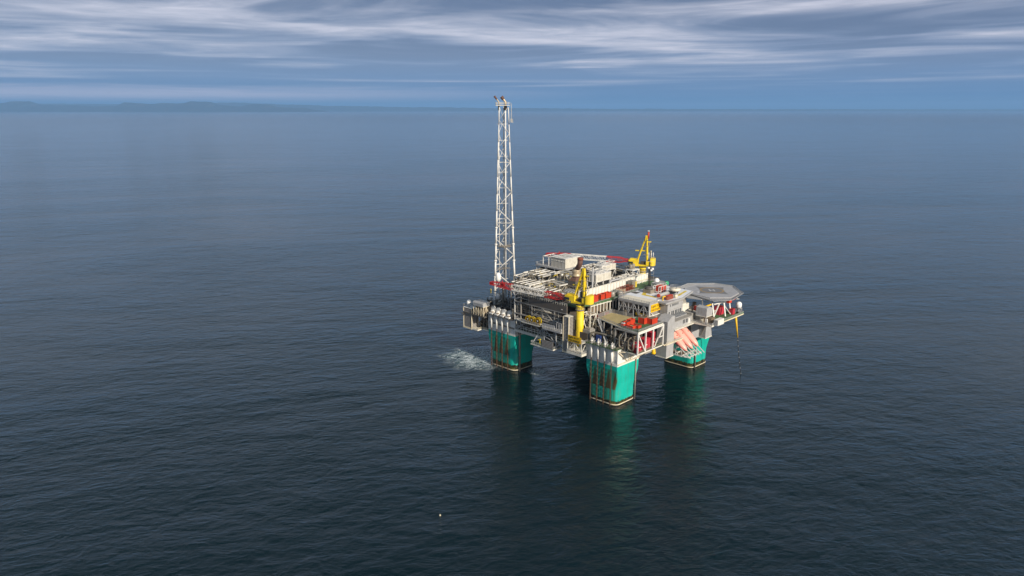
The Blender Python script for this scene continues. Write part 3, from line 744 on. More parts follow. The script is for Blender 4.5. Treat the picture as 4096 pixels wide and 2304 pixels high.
t = thing('hanging_platform', 'low grey platform with louvred screen hung under the left side', 'platform', (-2, 46, 22))
MB().box(-4.8, 38.2, 21.6, 1.5, 54.4, 22.3).build('floor', 'offwhite', t)
MB().box(-4.6, 38.4, 22.31, 1.3, 54.2, 22.35).build('floor_paint', 'deckgreen', t)
mb = MB(); mb.rail([(1.4, 54.3, 22.3), (-4.8, 54.3, 22.3), (-4.8, 38.2, 22.3), (1.4, 38.2, 22.3)], 1.3, 1.3, .15); mb.build('railing', 'lgrey', t)
MB().box(-5.0, 38.2, 22.3, -4.75, 46.2, 26.4).build('louvred_screen', 'louvre', t)
mb = MB()
mb.beam((-2.6, 38.2, 22.3), (-2.6, 38.2, 32.4), .62).beam((-2.6, 46.5, 22.3), (-2.6, 46.5, 32.4), .45).beam((-2.6, 46.3, 31.8), (-2.6, 38.4, 25), .4).beam((-2.6, 38.2, 25.2), (-2.6, 46.5, 27.6), .3).beam((-2.6, 38.2, 22.6), (1.2, 33.6, 31.0), .45).beam((1.2, 54, 22.4), (-1.5, 47.5, 32), .5).beam((-3.6, 54, 22.4), (-.6, 49, 31.8), .4)
mb.build('hanger_frame', 'lgrey', t)
MB().box(-4.2, 33.6, 31.9, .2, 46.5, 32.7).build('upper_floor', 'lgrey', t)
MB().rail([(-4.2, 46.5, 32.7), (-4.2, 33.6, 32.7), (.2, 33.6, 32.7)], 1.3, 1.2, .14).build('upper_railing', 'white', t)
MB().frame(-3.2, 34.2, 32.7, -.4, 37.4, 37.0, .3, 1, 2, False).box(-2.4, 35, 32.7, -1.2, 36.4, 36).build('hoist_frame', 'lgrey', t)
MB().box(-.3, 39.5, 22.4, 1.4, 49, 26.5).build('wall_unit', 'dark', t)
MB().beam((-3.4, 50.2, 24.8), (-3.4, 48.4, 25.4), .5).beam((-3.4, 48.9, 22.3), (-3.4, 48.9, 25.2), .3).build('davit', 'yellow', t)
t = thing('connecting_walkway', 'grey covered walkway bridging from the reel balcony to the hanging platform', 'walkway', (-2, 43, 33.4))
MB().box(-3.6, 38.5, 33.3, -1.0, 46.9, 34.1).box(-3.7, 38.5, 34.1, -3.5, 46.9, 35.1).build('floor', 'lgrey', t)

# louvred tower beside the near crane and the open bay round its foot
t = louvre_tower(-3.0, 29.3, 1.6, 33.0, 23.0, 41.2, 'tall narrow louvred stair tower just left of the near yellow crane')
MB().box(-3.1, 29.2, 41.31, 1.7, 33.1, 41.5).build('roof', 'offwhite', t)
t = thing('crane_foot_bay', 'open white framed bay around the foot of the near yellow crane', 'bay', (-1, 23, 23))
MB().box(-4.8, 18.9, 22.9, .2, 28.9, 24.1).build('floor', 'offwhite', t)
mb = MB(); mb.frame(-4.5, 19.6, 24.1, -.2, 28.6, 29.7, .35, 1, 2).box(-4.8, 19, 29.7, .4, 29.1, 30.0); mb.build('frame', 'offwhite', t)
MB().box(.5, 19.9, 26, 1.0, 29.2, 34).build('rear_wall', 'dark', t)
MB().rail([(-4.7, 28.8, 24.1), (-4.7, 19, 24.1), (.1, 19, 24.1)], 1.2, 1.3, .13).rail([(-4.7, 22, 30), (-4.7, 19, 30), (.1, 19, 30)], 1.2, 1.2, .13).build('railing', 'lgrey', t)
def sign(loc, w, h, xd, label, nrm):
    t = thing('name_board', label, 'sign', loc, 'yellow name boards')
    L = Vector(loc); X = Vector(xd); N = Vector(nrm)
    c = [L, L + X * w, L + X * w + Vector((0, 0, h)), L + Vector((0, 0, h))]
    MB().loft([[p - N * .12 for p in c], c]).build('board', 'sign', t)
    s = h * .40
    text('lettering', 'GJØA 35 / 9', s, 'black', t, L + X * w * .04 + N * .03 + Vector((0, 0, h * .58)), xd, (0, 0, 1))
    text('lettering', 'VÅR ENERGI', s, 'black', t, L + X * w * .04 + N * .03 + Vector((0, 0, h * .12)), xd, (0, 0, 1))
    return t
sign((-4.95, 28.0, 29.7), 8.6, 3.3, (0, -1, 0), 'yellow name board with two black lines beneath the near crane', (-1, 0, 0))

# ================================================================== CRANES
def crane(base, rot, ztop, label, tipdz, L=53, bz0=1.3):
    """pedestal + slewing house with the boom along local +y"""
    t = thing('pedestal_crane', label, 'crane', base, 'yellow pedestal cranes')
    bx, by, bz = base; Z = ztop
    MB().tube((bx, by, bz), (bx, by, Z - 2.2), 1.95, 24).tube((bx, by, Z - 2.2), (bx, by, Z - .9), 1.95, 24, 2.3).build('pedestal', 'yellow', t)
    MB().tube((bx, by, Z - 3.6), (bx, by, Z - 3.0), 2.5, 24).rail([(bx + 2.5 * math.cos(R_(60 * k)), by + 2.5 * math.sin(R_(60 * k)), Z - 3) for k in range(6)], 1.1, 1.3, .1, True).build('service_ring', 'steel', t)
    MB().tube((bx, by, Z - .9), (bx, by, Z - .2), 2.1, 24).build('slew_bearing', 'dark', t)
    def P(x, y, z):
        c, s = math.cos(rot), math.sin(rot); return Vector((bx + x * c - y * s, by + x * s + y * c, Z + z))
    def pb(mb, x0, y0, z0, x1, y1, z1, tz0=0, tz1=0):
        return mb.loft([[P(x0, y0, z0 + tz0), P(x1, y0, z0 + tz0), P(x1, y1, z0 + tz1), P(x0, y1, z0 + tz1)], [P(x0, y0, z1), P(x1, y0, z1), P(x1, y1, z1), P(x0, y1, z1)]])
    mb = MB(); pb(mb, -2, -5.5, -.2, 2, 4.5, .9, .5, 0); pb(mb, -1.9, 2.6, .9, 1.9, 8.3, 3.5); pb(mb, -1.3, 4, 3.5, 1.3, 7.6, 4.2)
    h = mb.build('machinery_house', 'yellow', t)
    mb = MB(); pb(mb, -2.0, 7.6, .7, -1.0, 8.45, 2.6); pb(mb, -2.0, 5.6, 1.2, -1.85, 7.6, 2.5); mb.build('cab_window', 'glass', h)
    mb = MB(); ring0 = []; ring1 = []
    for k in range(13):
        a = R_(180 + 15 * k); ring0.append(P(2.7 * math.cos(a), -4.6 + 2.9 * math.sin(a), .6)); ring1.append(P(2.7 * math.cos(a), -4.6 + 2.9 * math.sin(a), 5.0))
    mb.loft([ring0, ring1]); pb(mb, -2.3, -4.55, .9, -.6, -2.2, 3.3); mb.build('counterweight', 'yellow', t)
    mb = MB(); pb(mb, -1.2, -1.6, .9, 1.2, 1.2, 2.6); mb.build('winch', 'dark', t)
    apex = (0, -1.5, 17.6)
    mb = MB()
    for s in (-1, 1):
        mb.beam(P(s * 1.2, 3.1, 3.4), P(s * .35, -1.0, 16.6), .62, .62); mb.beam(P(s * 1.1, -2.6, .9), P(s * .4, -1.9, 17.2), .72, .72)
    pb(mb, -.65, -2.2, 15.6, .65, -.9, 18.4); mb.beam(P(0, 4.7, 9.1), P(0, -2.2, 9.2), .55, .55); mb.beam(P(-1.1, 1.6, 9.1), P(1.1, 1.6, 9.1), .4); mb.beam(P(0, -1, 14.4), P(0, -4.4, 14.8), .5)
    mb.build('gantry_mast', 'yellow', t)
    mb = MB(); mb.beam(P(0, -4.6, .5), P(0, -4.6, 8.6), .22); mb.lathe(P(0, -4.6, 8.6), [(.1, 0), (.35, .2), (.35, .7), (.1, .9)], 8); mb.build('mast_lamp', 'cream', t)
    mb = MB(); mb.tube(P(1.0, -1.9, 7.5), P(1.0, -3.4, 14.2), .2, 6); mb.tube(P(-1.0, -2.2, 1.5), P(-1.0, -5.4, 8.0), .14, 6); pb(mb, -1.4, -3.1, 6.9, 1.4, -.4, 7.1); pb(mb, -1.3, -2.6, 12, 1.3, -.4, 12.2); mb.build('ladder', 'steel', t)
    # boom: three lattice sections
    def sec(f0, f1, name, mat):
        mb = MB(); n = max(2, round((f1 - f0) * L / 3.0)); prev = None
        for k in range(n + 1):
            f = f0 + (f1 - f0) * k / n; y = 8.0 + f * (L - 8)
            hw = 1.4 - .35 * f; hh = (1.4 if .06 < f < .80 else 1.4 - (.8 if f < .06 else min(1, (f - .80) / .2) * .75))
            zc = bz0 + f * tipdz
            pts = [P(-hw, y, zc - hh), P(hw, y, zc - hh), P(hw, y, zc + hh), P(-hw, y, zc + hh)]
            for i in range(4): mb.beam(pts[i], pts[(i + 1) % 4], .10)
            if prev:
                for i in range(4):
                    mb.beam(prev[i], pts[i], .34 if mat == 'boomred' else .33)
                    mb.beam(prev[i] if k % 2 else prev[(i + 1) % 4], pts[(i + 1) % 4] if k % 2 else pts[i], .15)
            prev = pts
        return mb.build(name, mat, t)
    sec(0.0, .27, 'boom_root', 'boomred'); sec(.27, .70, 'boom_middle', 'white')
    tip = sec(.70, 1.0, 'boom_tip', 'boomred')
    z_t = bz0 + tipdz
    mb = MB(); pb(mb, -.7, L * .84, z_t - 1.0, .7, L * .84 + 2.4, z_t + 1.3); pb(mb, -.5, L - 1.6, z_t - .7, .5, L + .6, z_t + .3); mb.beam(P(0, L * .84 + 1, z_t + 1), P(0, L * .84 + 1.5, z_t + 2.3), .4)
    mb.build('tip_sheaves', 'boomred', tip)
    mb = MB()
    for s in (-.5, .5): mb.tube(P(s, -1.5, 17.2), P(s, L * .86, z_t + 1.6), .05, 4)
    mb.build('luffing_wires', 'dark', t)
    return t
crane((2.0, 26.0, 24.1), R_(7.3), 48.7, 'near yellow crane beside the name board, boom pointing left past the lattice tower', .9, 59)
crane((80.0, 42.2, 45.9), R_(26.5), 54.0, 'far yellow crane at the back of the platform, boom lying over the air cooler house', .6, 60, 2.7)
t = thing('windsock', 'orange windsock on an arm at the top of the far crane', 'windsock', (79.0, 38.5, 68))
MB().beam((80.6, 40.8, 69.0), (79.0, 38.4, 70.2), .2).tube((79.0, 38.4, 66.8), (79.0, 38.4, 75.6), .07, 5).build('pole', 'dark', t)
MB().tube((79.0, 38.4, 70.8), (79.0, 38.4, 74.9), .36, 8, .55).build('sock', 'red', t)
MB().tube((79.0, 38.4, 75.4), (79.0, 38.4, 75.8), .65, 8).build('cap', 'white', t)

# ================================================================== UPPER DECK: WALKWAY, WIND WALL, CARGO
t = thing('laydown_deck', 'green laydown deck strip running along the white wind wall', 'deck', (45, 31, 45.2))
MB().prism([(11.5, 27.6), (34.5, 26.2), (34.5, 24.2), (80, 24.2), (80, 36.8), (4, 36.8), (4, 30)], 45.0, 45.95).build('floor', 'deckgreen', t)
MB().box(16, 27.4, 45.96, 29, 28.2, 46.0).build('floor_plate', 'lgrey', t)
mb = MB()
for k in range(9): mb.beam((12 + 2.7 * k, 27.2 - .05 * k, 38.4), (12 + 2.7 * k, 27.2 - .05 * k, 45.2), .55)
mb.beam((12, 27.2, 38.4), (34, 26.6, 38.4), .4).beam((12, 27.2, 44.7), (34, 26.4, 44.7), .5); mb.build('edge_posts', 'offwhite', t)
MB().box(12.5, 29.5, 38.6, 34, 30, 45).box(24, 28.6, 38.6, 26, 29.5, 43).build('rear_panels', 'brown', t)
MB().rail([(33.6, 24.4, 45.95), (28.5, 24.4, 45.95)], 1.2, 1.4, .12).rail([(60, 24.6, 45.95), (79.6, 24.6, 45.95), (79.6, 36, 45.95)], 1.2, 1.8, .12).build('railing', 'lgrey', t)
t = thing('wind_wall', 'long cream white ribbed wind wall along the upper deck', 'wall', (48, 36.9, 45.9))
MB().box(19, 36.85, 45.92, 78, 37.15, 50.6).build('panels', 'white', t)
mb = MB()
for k in range(22): mb.box(20 + 2.7 * k, 36.6, 45.92, 20.3 + 2.7 * k, 36.84, 50.6)
mb.box(19, 36.55, 50.3, 78, 37.2, 50.75); mb.build('ribs', 'offwhite', t)
mb = MB().beam((60, 35.6, 47.6), (77.5, 35.6, 47.9), .35)
for k in range(6): mb.beam((61 + 3.3 * k, 35.6, 45.95), (61 + 3.3 * k, 35.6, 47.7), .22)
mb.build('pipe_support', 'cream', t)

def container(c, sx, sy, h, mat, label, group, open_top=True, nm='red_container', cat='container'):
    t = thing(nm, label, cat, c, group)
    x0, x1, y0, y1 = c[0] - sx / 2, c[0] + sx / 2, c[1] - sy / 2, c[1] + sy / 2; z = c[2]
    mb = MB()
    if open_top:
        for a in ((x0, y0, x1, y0 + .14), (x0, y1 - .14, x1, y1), (x0, y0 + .14, x0 + .14, y1 - .14), (x1 - .14, y0 + .14, x1, y1 - .14)): mb.box(a[0], a[1], z, a[2], a[3], z + h)
        mb.box(x0 + .14, y0 + .14, z, x1 - .14, y1 - .14, z + h * .35)
    else: mb.box(x0, y0, z, x1, y1, z + h)
    mb.build('body', mat, t)
    mb = MB()
    for k in range(max(2, int(sx / .8))):
        xx = x0 + .3 + k * (sx - .6) / max(1, int(sx / .8) - 1); mb.box(xx - .07, y0 - .07, z + .1, xx + .07, y0 - .001, z + h - .1)
    for x in (x0, x1):
        for y in (y0, y1): mb.box(x - .1, y - .1, z, x + .1, y + .1, z + h + .08)
    mb.build('frame', mat, t)
    if open_top:
        mb = MB(); r = random.Random(int(c[0] * 10 + c[1] * 3))
        for k in range(5):
            xx = x0 + .3 + r.random() * (sx - 1.2); yy = y0 + .3 + r.random() * (sy - 1.0); mb.box(xx, yy, z + h * .35, xx + .8, yy + .5, z + h * r.uniform(.6, .95))
        mb.build('cargo', r.choice(['brown', 'tan', 'grating']), t)
    else:
        MB().box(x0 + .15, y0 + .15, z + h + .002, x1 - .15, y1 - .15, z + h + .1).build('lid', 'brown', t)
    return t
G1 = 'red cargo containers on the green laydown deck'
container((18.0, 29.6, 45.96), 3.7, 2.2, 3.4, 'red', 'tall bright red container next to the near crane on the green deck', G1)
container((24.6, 30.2, 45.96), 3.4, 2.4, 2.8, 'red', 'low open red container in the middle of three by the wind wall', G1)
container((29.2, 30.0, 45.96), 4.6, 2.4, 2.9, 'red', 'long open red container beside the grey drum by the wind wall', G1)
for c, l in (((33.4, 29.4, 45.96), 'grey metal drum beside the long red container'), ((37.6, 29.6, 45.96), 'grey metal drum at the back near the rusty baskets'), ((37.2, 26.9, 45.96), 'grey metal drum at the outer edge of the green deck')):
    t = thing('drum', l, 'drum', c, 'grey drums on the green deck')
    MB().lathe(c, [(1.55, 0), (1.6, .1), (1.6, 2.3), (1.35, 2.6), (.1, 2.7)], 18).build('shell', 'drum', t)
    MB().lathe((c[0], c[1], c[2]), [(1.62, .75), (1.7, .8), (1.7, .9), (1.62, .95)], 18).build('hoop', 'steel', t)
for i, (c, l) in enumerate((((43.6, 31.0, 45.96), 'rusty red pipe basket next to the grey drums'), ((48.2, 31.6, 45.96), 'rusty red pipe basket in the middle of the row of three'), ((52.8, 32.0, 45.96), 'rusty red pipe basket beside the grey cabinet'))):
    t = thing('pipe_basket', l, 'basket', c, 'rusty baskets on the green deck')
    mb = MB(); mb.box(c[0] - 2.1, c[1] - 2.0, c[2], c[0] + 2.1, c[1] + 2.0, c[2] + .3).frame(c[0] - 2.1, c[1] - 2, c[2] + .3, c[0] + 2.1, c[1] + 2, c[2] + 2.4, .18, 2, 2); mb.build('frame', 'rustred', t)
    mb = MB(); r = random.Random(i)
    for k in range(12): mb.tube((c[0] - 2 + r.random(), c[1] - 1.7 + .3 * k, c[2] + .4 + r.random() * 1.8), (c[0] + 1 + r.random(), c[1] - 1.9 + .32 * k, c[2] + .5 + r.random() * 1.8), .2, 6)
    mb.build('pipes', 'rustred', t)
t = thing('cargo_fence', 'slatted cream fence panel in front of the grey drums', 'fence', (40.6, 29.0, 45.96))
mb = MB()
for k in range(4): mb.beam((38.9, 30.6, 46.5 + .75 * k), (42.0, 27.2, 46.5 + .75 * k), .2)
mb.beam((38.9, 30.6, 45.96), (38.9, 30.6, 49.2), .25).beam((42, 27.2, 45.96), (42, 27.2, 49.2), .25); mb.build('slats', 'cream', t)
t = thing('deck_cabinet', 'grey steel cabinet between the rusty baskets and the yellow locker', 'cabinet', (57.3, 33.8, 45.96))
MB().box(55.8, 32.3, 45.96, 58.9, 35.4, 50.1).build('body', 'drum', t)
MB().box(56.4, 32.2, 46.2, 58.2, 32.3, 49.6).build('door', 'steel', t)
t = thing('yellow_locker', 'small yellow locker beside the grey deck cabinet', 'locker', (60.2, 33.2, 45.96))
MB().box(59.5, 32.6, 45.96, 60.9, 34, 49).build('body', 'yellow', t)
MB().box(59.7, 32.5, 46.1, 60.7, 32.59, 48.8).build('door', 'stripe', t)

# ================================================================== PROCESS DECK
def rack(x0, y0, x1, y1, zt, nx, ny, label, seed, beams='x', z0=45.92, vessels=3):
    t = thing('process_module', label, 'process module', ((x0 + x1) / 2, (y0 + y1) / 2, z0), 'open process modules on the top deck')
    r = random.Random(seed)
    mb = MB(); mb.frame(x0, y0, z0, x1, y1, zt, .30, nx, ny, True)
    n = 4; tb = MB()
    for k in range(1, n):
        if beams == 'x': y = y0 + (y1 - y0) * k / n; tb.beam((x0, y, zt + .2), (x1, y, zt + .2), .38)
        else: x = x0 + (x1 - x0) * k / n; tb.beam((x, y0, zt + .2), (x, y1, zt + .2), .38)
    for y in (y0, y1): tb.beam((x0, y, zt + .2), (x1, y, zt + .2), .42)
    tb.build('top_beams', 'white', t)
    mb.build('steel_frame', 'rackbeige', t)
    mb = MB()
    zd = z0 + (zt - z0) * .45
    mb.box(x0 + .5, y0 + .5, zd, x1 - .5, y1 - .5, zd + .15); mb.build('mezzanine', 'grating', t)
    for kind, mat, nn in (('grey', 'pipe', 14), ('steel', 'steel', 12)):
        mb = MB()
        for k in range(nn):
            x = r.uniform(x0, x1); y = r.uniform(y0, y1); z = r.choice([z0 + .6, zd + .6, zd + 1.3, zt + .4]); q = r.uniform(.12, .42)
            if r.random() < .55: xe = min(x1, x + r.uniform(3, 10)); mb.path([(x, y, z - 1), (x, y, z), (xe, y, z), (xe, y, z - 1.6)], q, 6)
            else: ye = min(y1, y + r.uniform(3, 10)); mb.path([(x, y, z - 1), (x, y, z), (x, ye, z), (x, ye, z - 1.6)], q, 6)
        mb.build('pipework', mat, t)
    mb = MB()
    for k in range(7):
        x = r.uniform(x0 + .5, x1 - 2.5); y = r.uniform(y0 + .5, y1 - 2.5); zz = r.choice([z0, zd + .15])
        mb.box(x, y, zz, x + r.uniform(.8, 2.4), y + r.uniform(.8, 2.4), zz + r.uniform(.9, 2.4))
    mb.build('machinery', r.choice(['brown', 'dark', 'grey']), t)
    for k in range(vessels):
        x = r.uniform(x0 + 1.2, x1 - 1.2); y = r.uniform(y0 + 1.2, y1 - 1.2); q = r.uniform(.6, 1.1)
        MB().lathe((x, y, zd + .2), [(.1, -.1), (q, .3), (q, 2.0), (q * .7, 2.5), (.1, 2.7)], 12).build('vessel', r.choice(['white', 'lgrey', 'pipe']), t)
    mb = MB()
    for k in range(4):
        x = r.uniform(x0, x1 - 2); y = r.uniform(y0, y1 - 2); mb.box(x, y, zt - 1.4, x + r.uniform(.8, 2.6), y + .5, zt - .8)
    mb.build('lifting_beam', 'yellow', t)
    if r.random() < .6: MB().rail([(x0, y0, zt + .15), (x1, y0, zt + .15)], 1.1, 2, .12).build('railing', 'white', t)
    return t
rack(6, 66, 18.5, 79.5, 50.2, 3, 2, 'open white pipe rack module nearest the lattice tower', 21, 'x')
rack(20.5, 69, 35.5, 84.5, 52.4, 2, 2, 'tall pipe rack with yellow beams in front of the air cooler house', 22, 'x')
rack(16, 52.5, 30.5, 65.5, 50.6, 3, 2, 'cluttered pipe rack just left of the rusty exhaust stack', 23, 'y')
rack(2.5, 49.5, 14, 63, 49.4, 2, 3, 'low pipe rack behind the red root of the near boom', 24, 'x', vessels=4)
rack(36.5, 61, 44, 72, 52.2, 1, 2, 'narrow pipe rack right below the air cooler house', 25, 'y', vessels=4)
rack(54, 38.4, 76, 47.0, 49.6, 4, 1, 'long low pipe rack behind the right half of the wind wall', 26, 'x')
rack(52.5, 59.5, 70, 71, 52.6, 2, 2, 'pipe rack under the white part of the far boom', 27, 'x')
rack(72, 50, 86, 68, 50.4, 2, 2, 'pipe rack at the back beside the far crane', 28, 'y')
rack(2.5, 38.4, 13.5, 48, 48.8, 2, 2, 'low pipe rack behind the near crane house', 29, 'y')
rack(20, 86, 44, 91.5, 49.6, 4, 1, 'narrow pipe rack along the far left deck edge', 30, 'x', vessels=2)
# flat topped skid
t = thing('flat_skid', 'pale flat topped equipment skid between the pipe racks on the left', 'skid', (14.8, 65.8, 45.92))
MB().box(9.5, 63.8, 45.92, 20, 65.8, 49.3).build('body', 'lgrey', t)
MB().box(9.3, 63.6, 49.32, 20.2, 66.0, 49.5).build('roof_plate', 'offwhite', t)
# exhaust stack
t = thing('exhaust_stack', 'rusty exhaust stack with a bulbous elbow behind the near crane', 'exhaust stack', (26, 49, 46))
MB().frame(22.6, 46.4, 45.92, 30.2, 52.4, 50.0, .4, 1, 1).build('support_frame', 'steel', t)
MB().box(22.8, 46.8, 50.01, 29.6, 52.0, 53.0).build('silencer_box', 'cladding', t)
MB().loft([[(22.8, 46.8, 53.01), (29.6, 46.8, 53.01), (29.6, 52, 53.01), (22.8, 52, 53.01)], [(25.2, 48.2, 55.0), (28.4, 48.2, 55.0), (28.4, 50.8, 55.0), (25.2, 50.8, 55.0)]]).build('transition_hood', 'rust', t)
MB().lathe((26.8, 49.5, 55.0), [(2.2, 0), (2.6, .3), (2.6, .9), (2.1, 1.2), (2.5, 2.2), (2.4, 3.6), (1.9, 4.6), (.5, 5.2)], 18).build('bulb', 'bufsteel', t)
MB().path([(26.6, 49.2, 58.8), (25.9, 47.6, 60.6), (25.2, 46.4, 61.6), (24.9, 45.6, 63.0), (24.9, 45.4, 65.6)], 1.45, 14).build('duct', 'rust', t)
MB().tube((24.9, 45.4, 65.2), (24.9, 45.4, 66.4), 1.7, 14, 1.6).build('rim', 'rustred', t)
t = thing('turbine_hood', 'grey arched turbine hood with strips behind the near crane house', 'turbine hood', (18, 46, 46))
sec_ = [(0, 0), (0, 2.0), (.7, 3.0), (2, 3.5), (6, 3.6), (7.2, 3.2), (7.4, 0)]
MB().loft([[(13.5 + x, 41.0, 46 + z) for x, z in sec_], [(13.5 + x, 48.5, 46 + z) for x, z in sec_]]).build('hood', 'lgrey', t)
mb = MB()
for k in range(4): mb.loft([[(13.45 + x * 1.01, 41.8 + 1.8 * k, 46 + z * 1.03) for x, z in sec_[1:6]] , [(13.45 + x * 1.01, 42.2 + 1.8 * k, 46 + z * 1.03) for x, z in sec_[1:6]]])
mb.build('strips', 'grating', t)
t = thing('vent_pipe', 'tall pale vent pipe rising over the wind wall, right of the near crane', 'pipe', (28, 38.6, 46))
MB().path([(26.2, 37.9, 46), (26.4, 38, 48.4), (27.4, 38.6, 50.4), (28, 39, 51.6), (28, 39, 62)], .5, 10).build('duct', 'lgrey', t)
MB().tube((28, 39, 61.8), (28, 39, 62.3), .62, 10).build('rim', 'dark', t)
# louvred intake boxes
def intake(x0, y0, x1, y1, z0, z1, legs, label, roof=None):
    t = thing('air_intake', label, 'air intake', ((x0 + x1) / 2, (y0 + y1) / 2, legs), 'ribbed air intake boxes on stilts')
    MB().box(x0, y0, z0, x1, y1, z1).build('ribbed_walls', 'vslata', t)
    MB().box(x0 - .02, y0 + .2, z0 + .2, x0 - .001, y1 - .2, z1 - .2).build('dark_end', 'vslat', t)
    mb = MB()
    for k in range(1 + int((x1 - x0) / 1.5)): mb.box(x0 + 1.5 * k - .08, y0 - .1, z0, x0 + 1.5 * k + .08, y0 - .001, z1)
    for k in range(1 + int((y1 - y0) / 1.5)): mb.box(x0 - .14, y0 + 1.5 * k - .08, z0, x0 - .021, y0 + 1.5 * k + .08, z1)
    mb.box(x0 - .2, y0 - .2, z1, x1 + .1, y1 + .1, z1 + .25).box(x0 - .2, y0 - .2, z0 - .3, x1 + .1, y1 + .1, z0 - .01); mb.build('trim', 'white', t)
    mb = MB()
    for x in (x0, (x0 + x1) / 2, x1):
        for y in (y0, y1): mb.beam((x, y, legs), (x, y, z0), .4)
    mb.beam((x0, y0, legs), (x0 - 2, y0, legs + .01), .1).beam((x0, y0, z0), (x0 + 4, y0, legs), .3).beam((x1, y0, z0), (x1 - 4, y0, legs), .3).beam((x0, y0, z0), (x0, y1, legs), .3); mb.build('stilt_frame', 'white', t)
    if roof: MB().box(*roof).build('fan_cover', 'lgrey', t)
    mb = MB().frame(x0 + 1, y0 + .5, z1 + .25, x1 - .5, y1 - .5, z1 + 1.9, .22, 3, 1); mb.build('roof_frame', 'white', t)
    return t
intake(38.6, 45.0, 52.6, 51.0, 50.3, 54.2, 45.92, 'cream ribbed intake box on stilts behind the vent pipe', (39, 46, 54.5, 46, 50.6, 55.4))
intake(58.5, 56.2, 72, 61.0, 51.6, 54.4, 45.92, 'ribbed intake box farther back below the far boom')
# air cooler house
t = thing('air_cooler_house', 'large pale ribbed cooler house on the highest platform at the back', 'building', (50, 80, 46))
MB().box(44.5, 72.8, 52.9, 58, 84.2, 58.6).build('walls', 'vslat', t)
MB().box(44.6, 72.7, 52.9, 58, 72.79, 58.6).build('side_wall', 'vslata', t)
MB().box(44.2, 72.4, 58.61, 58.3, 84.6, 58.85).build('roof', 'white', t)
mb = MB()
for k in range(1, 4): mb.box(44.3, 72.4 + 3.0 * k, 58.86, 58.2, 72.6 + 3.0 * k, 58.98)
mb.box(51, 72.5, 58.86, 51.2, 84.4, 58.97); mb.build('roof_seams', 'grating', t)
for k in range(6): MB().box(44.3, 73.6 + 1.9 * k, 56.8, 44.49, 74.6 + 1.9 * k, 57.1).build('strip_light', 'white', t)
MB().box(42.6, 71.4, 52.0, 60, 95.2, 52.8).build('platform', 'lgrey', t)
MB().rail([(42.7, 84, 52.8), (42.7, 95.1, 52.8), (59.9, 95.1, 52.8)], 1.3, 1.8, .13).build('railing', 'lgrey', t)
mb = MB()
for x in (43.2, 51, 59.5):
    for y in (72, 80, 87.5, 94.6): mb.beam((x, y, 45.9), (x, y, 52), .42)
mb.beam((43.2, 72, 52), (43.2, 80, 46), .3).beam((43.2, 87.5, 52), (43.2, 80, 46), .3).beam((43.2, 87.5, 46), (43.2, 94.6, 52), .3)
mb.frame(44.5, 86, 52.8, 58.5, 90.6, 58.2, .4, 2, 1, False); mb.build('steelwork', 'white', t)
MB().box(46, 74, 46, 58, 92, 50.5).build('lower_machinery', 'dark', t)
MB().path([(42, 72, 50.2), (42, 91, 50.2), (44, 93, 50.2), (56, 93, 50.2)], .7, 8).build('header_pipe', 'lgrey', t)
# looped big pipe and platform near far crane
t = thing('looped_pipe', 'fat grey looped pipe just behind the right half of the wind wall', 'pipe', (50, 40, 46))
MB().path([(44.5, 40, 45.95), (44.5, 40, 49), (45.3, 40, 50.2), (46.5, 40, 50.7), (53, 39.6, 50.7), (54.5, 39.6, 50.2), (55, 39.6, 48.6), (55, 39.6, 45.95)], .6, 10).build('bend', 'lgrey', t)
t = thing('crane_side_platform', 'small white framed platform with pumps left of the far crane pedestal', 'platform', (73, 43, 46))
MB().frame(70.5, 42.5, 45.92, 77, 47.5, 52.4, .35, 1, 1).box(70.4, 42.4, 52.45, 77.1, 47.6, 52.6).build('frame', 'white', t)
MB().lathe((72.5, 45.5, 52.6), [(1.1, 0), (1.1, 2.4), (.1, 2.9)], 12).lathe((75.4, 45.8, 52.6), [(1.1, 0), (1.1, 2.6), (.1, 3)], 12).build('tanks', 'steel', t)
t = thing('antenna_mast', 'dark antenna mast with white dishes at the right end of the wind wall', 'mast', (63.5, 26, 47.5))
MB().frame(62.9, 25.5, 46, 63.8, 26.4, 60.6, .14, 1, 1).beam((63.3, 26, 60.6), (63.3, 26, 67.5), .2).build('lattice', 'dark', t)
mb = MB()
for z in (50.5, 54, 58, 61.5): mb.beam((62, 27.4, z), (65, 24.3, z), .14).beam((65, 24.3, z), (65, 24.3, z + 3.0), .12)
mb.build('cross_arms', 'lgrey', t)
for p in ((64.4, 24.8, 56.6), (63.8, 25.3, 55.8), (62.8, 26.4, 57.2)): MB().lathe(p, [(.1, 0), (.7, .1), (.75, .9), (.1, 1.1)], 12).build('dish', 'radome', t)
for d in (-.6, .4, 1.2): MB().tube((63.3 + d, 26 - d, 63.5), (63.3 + d, 26 - d, 66.6), .22, 6).build('antenna_rod', 'white', t)

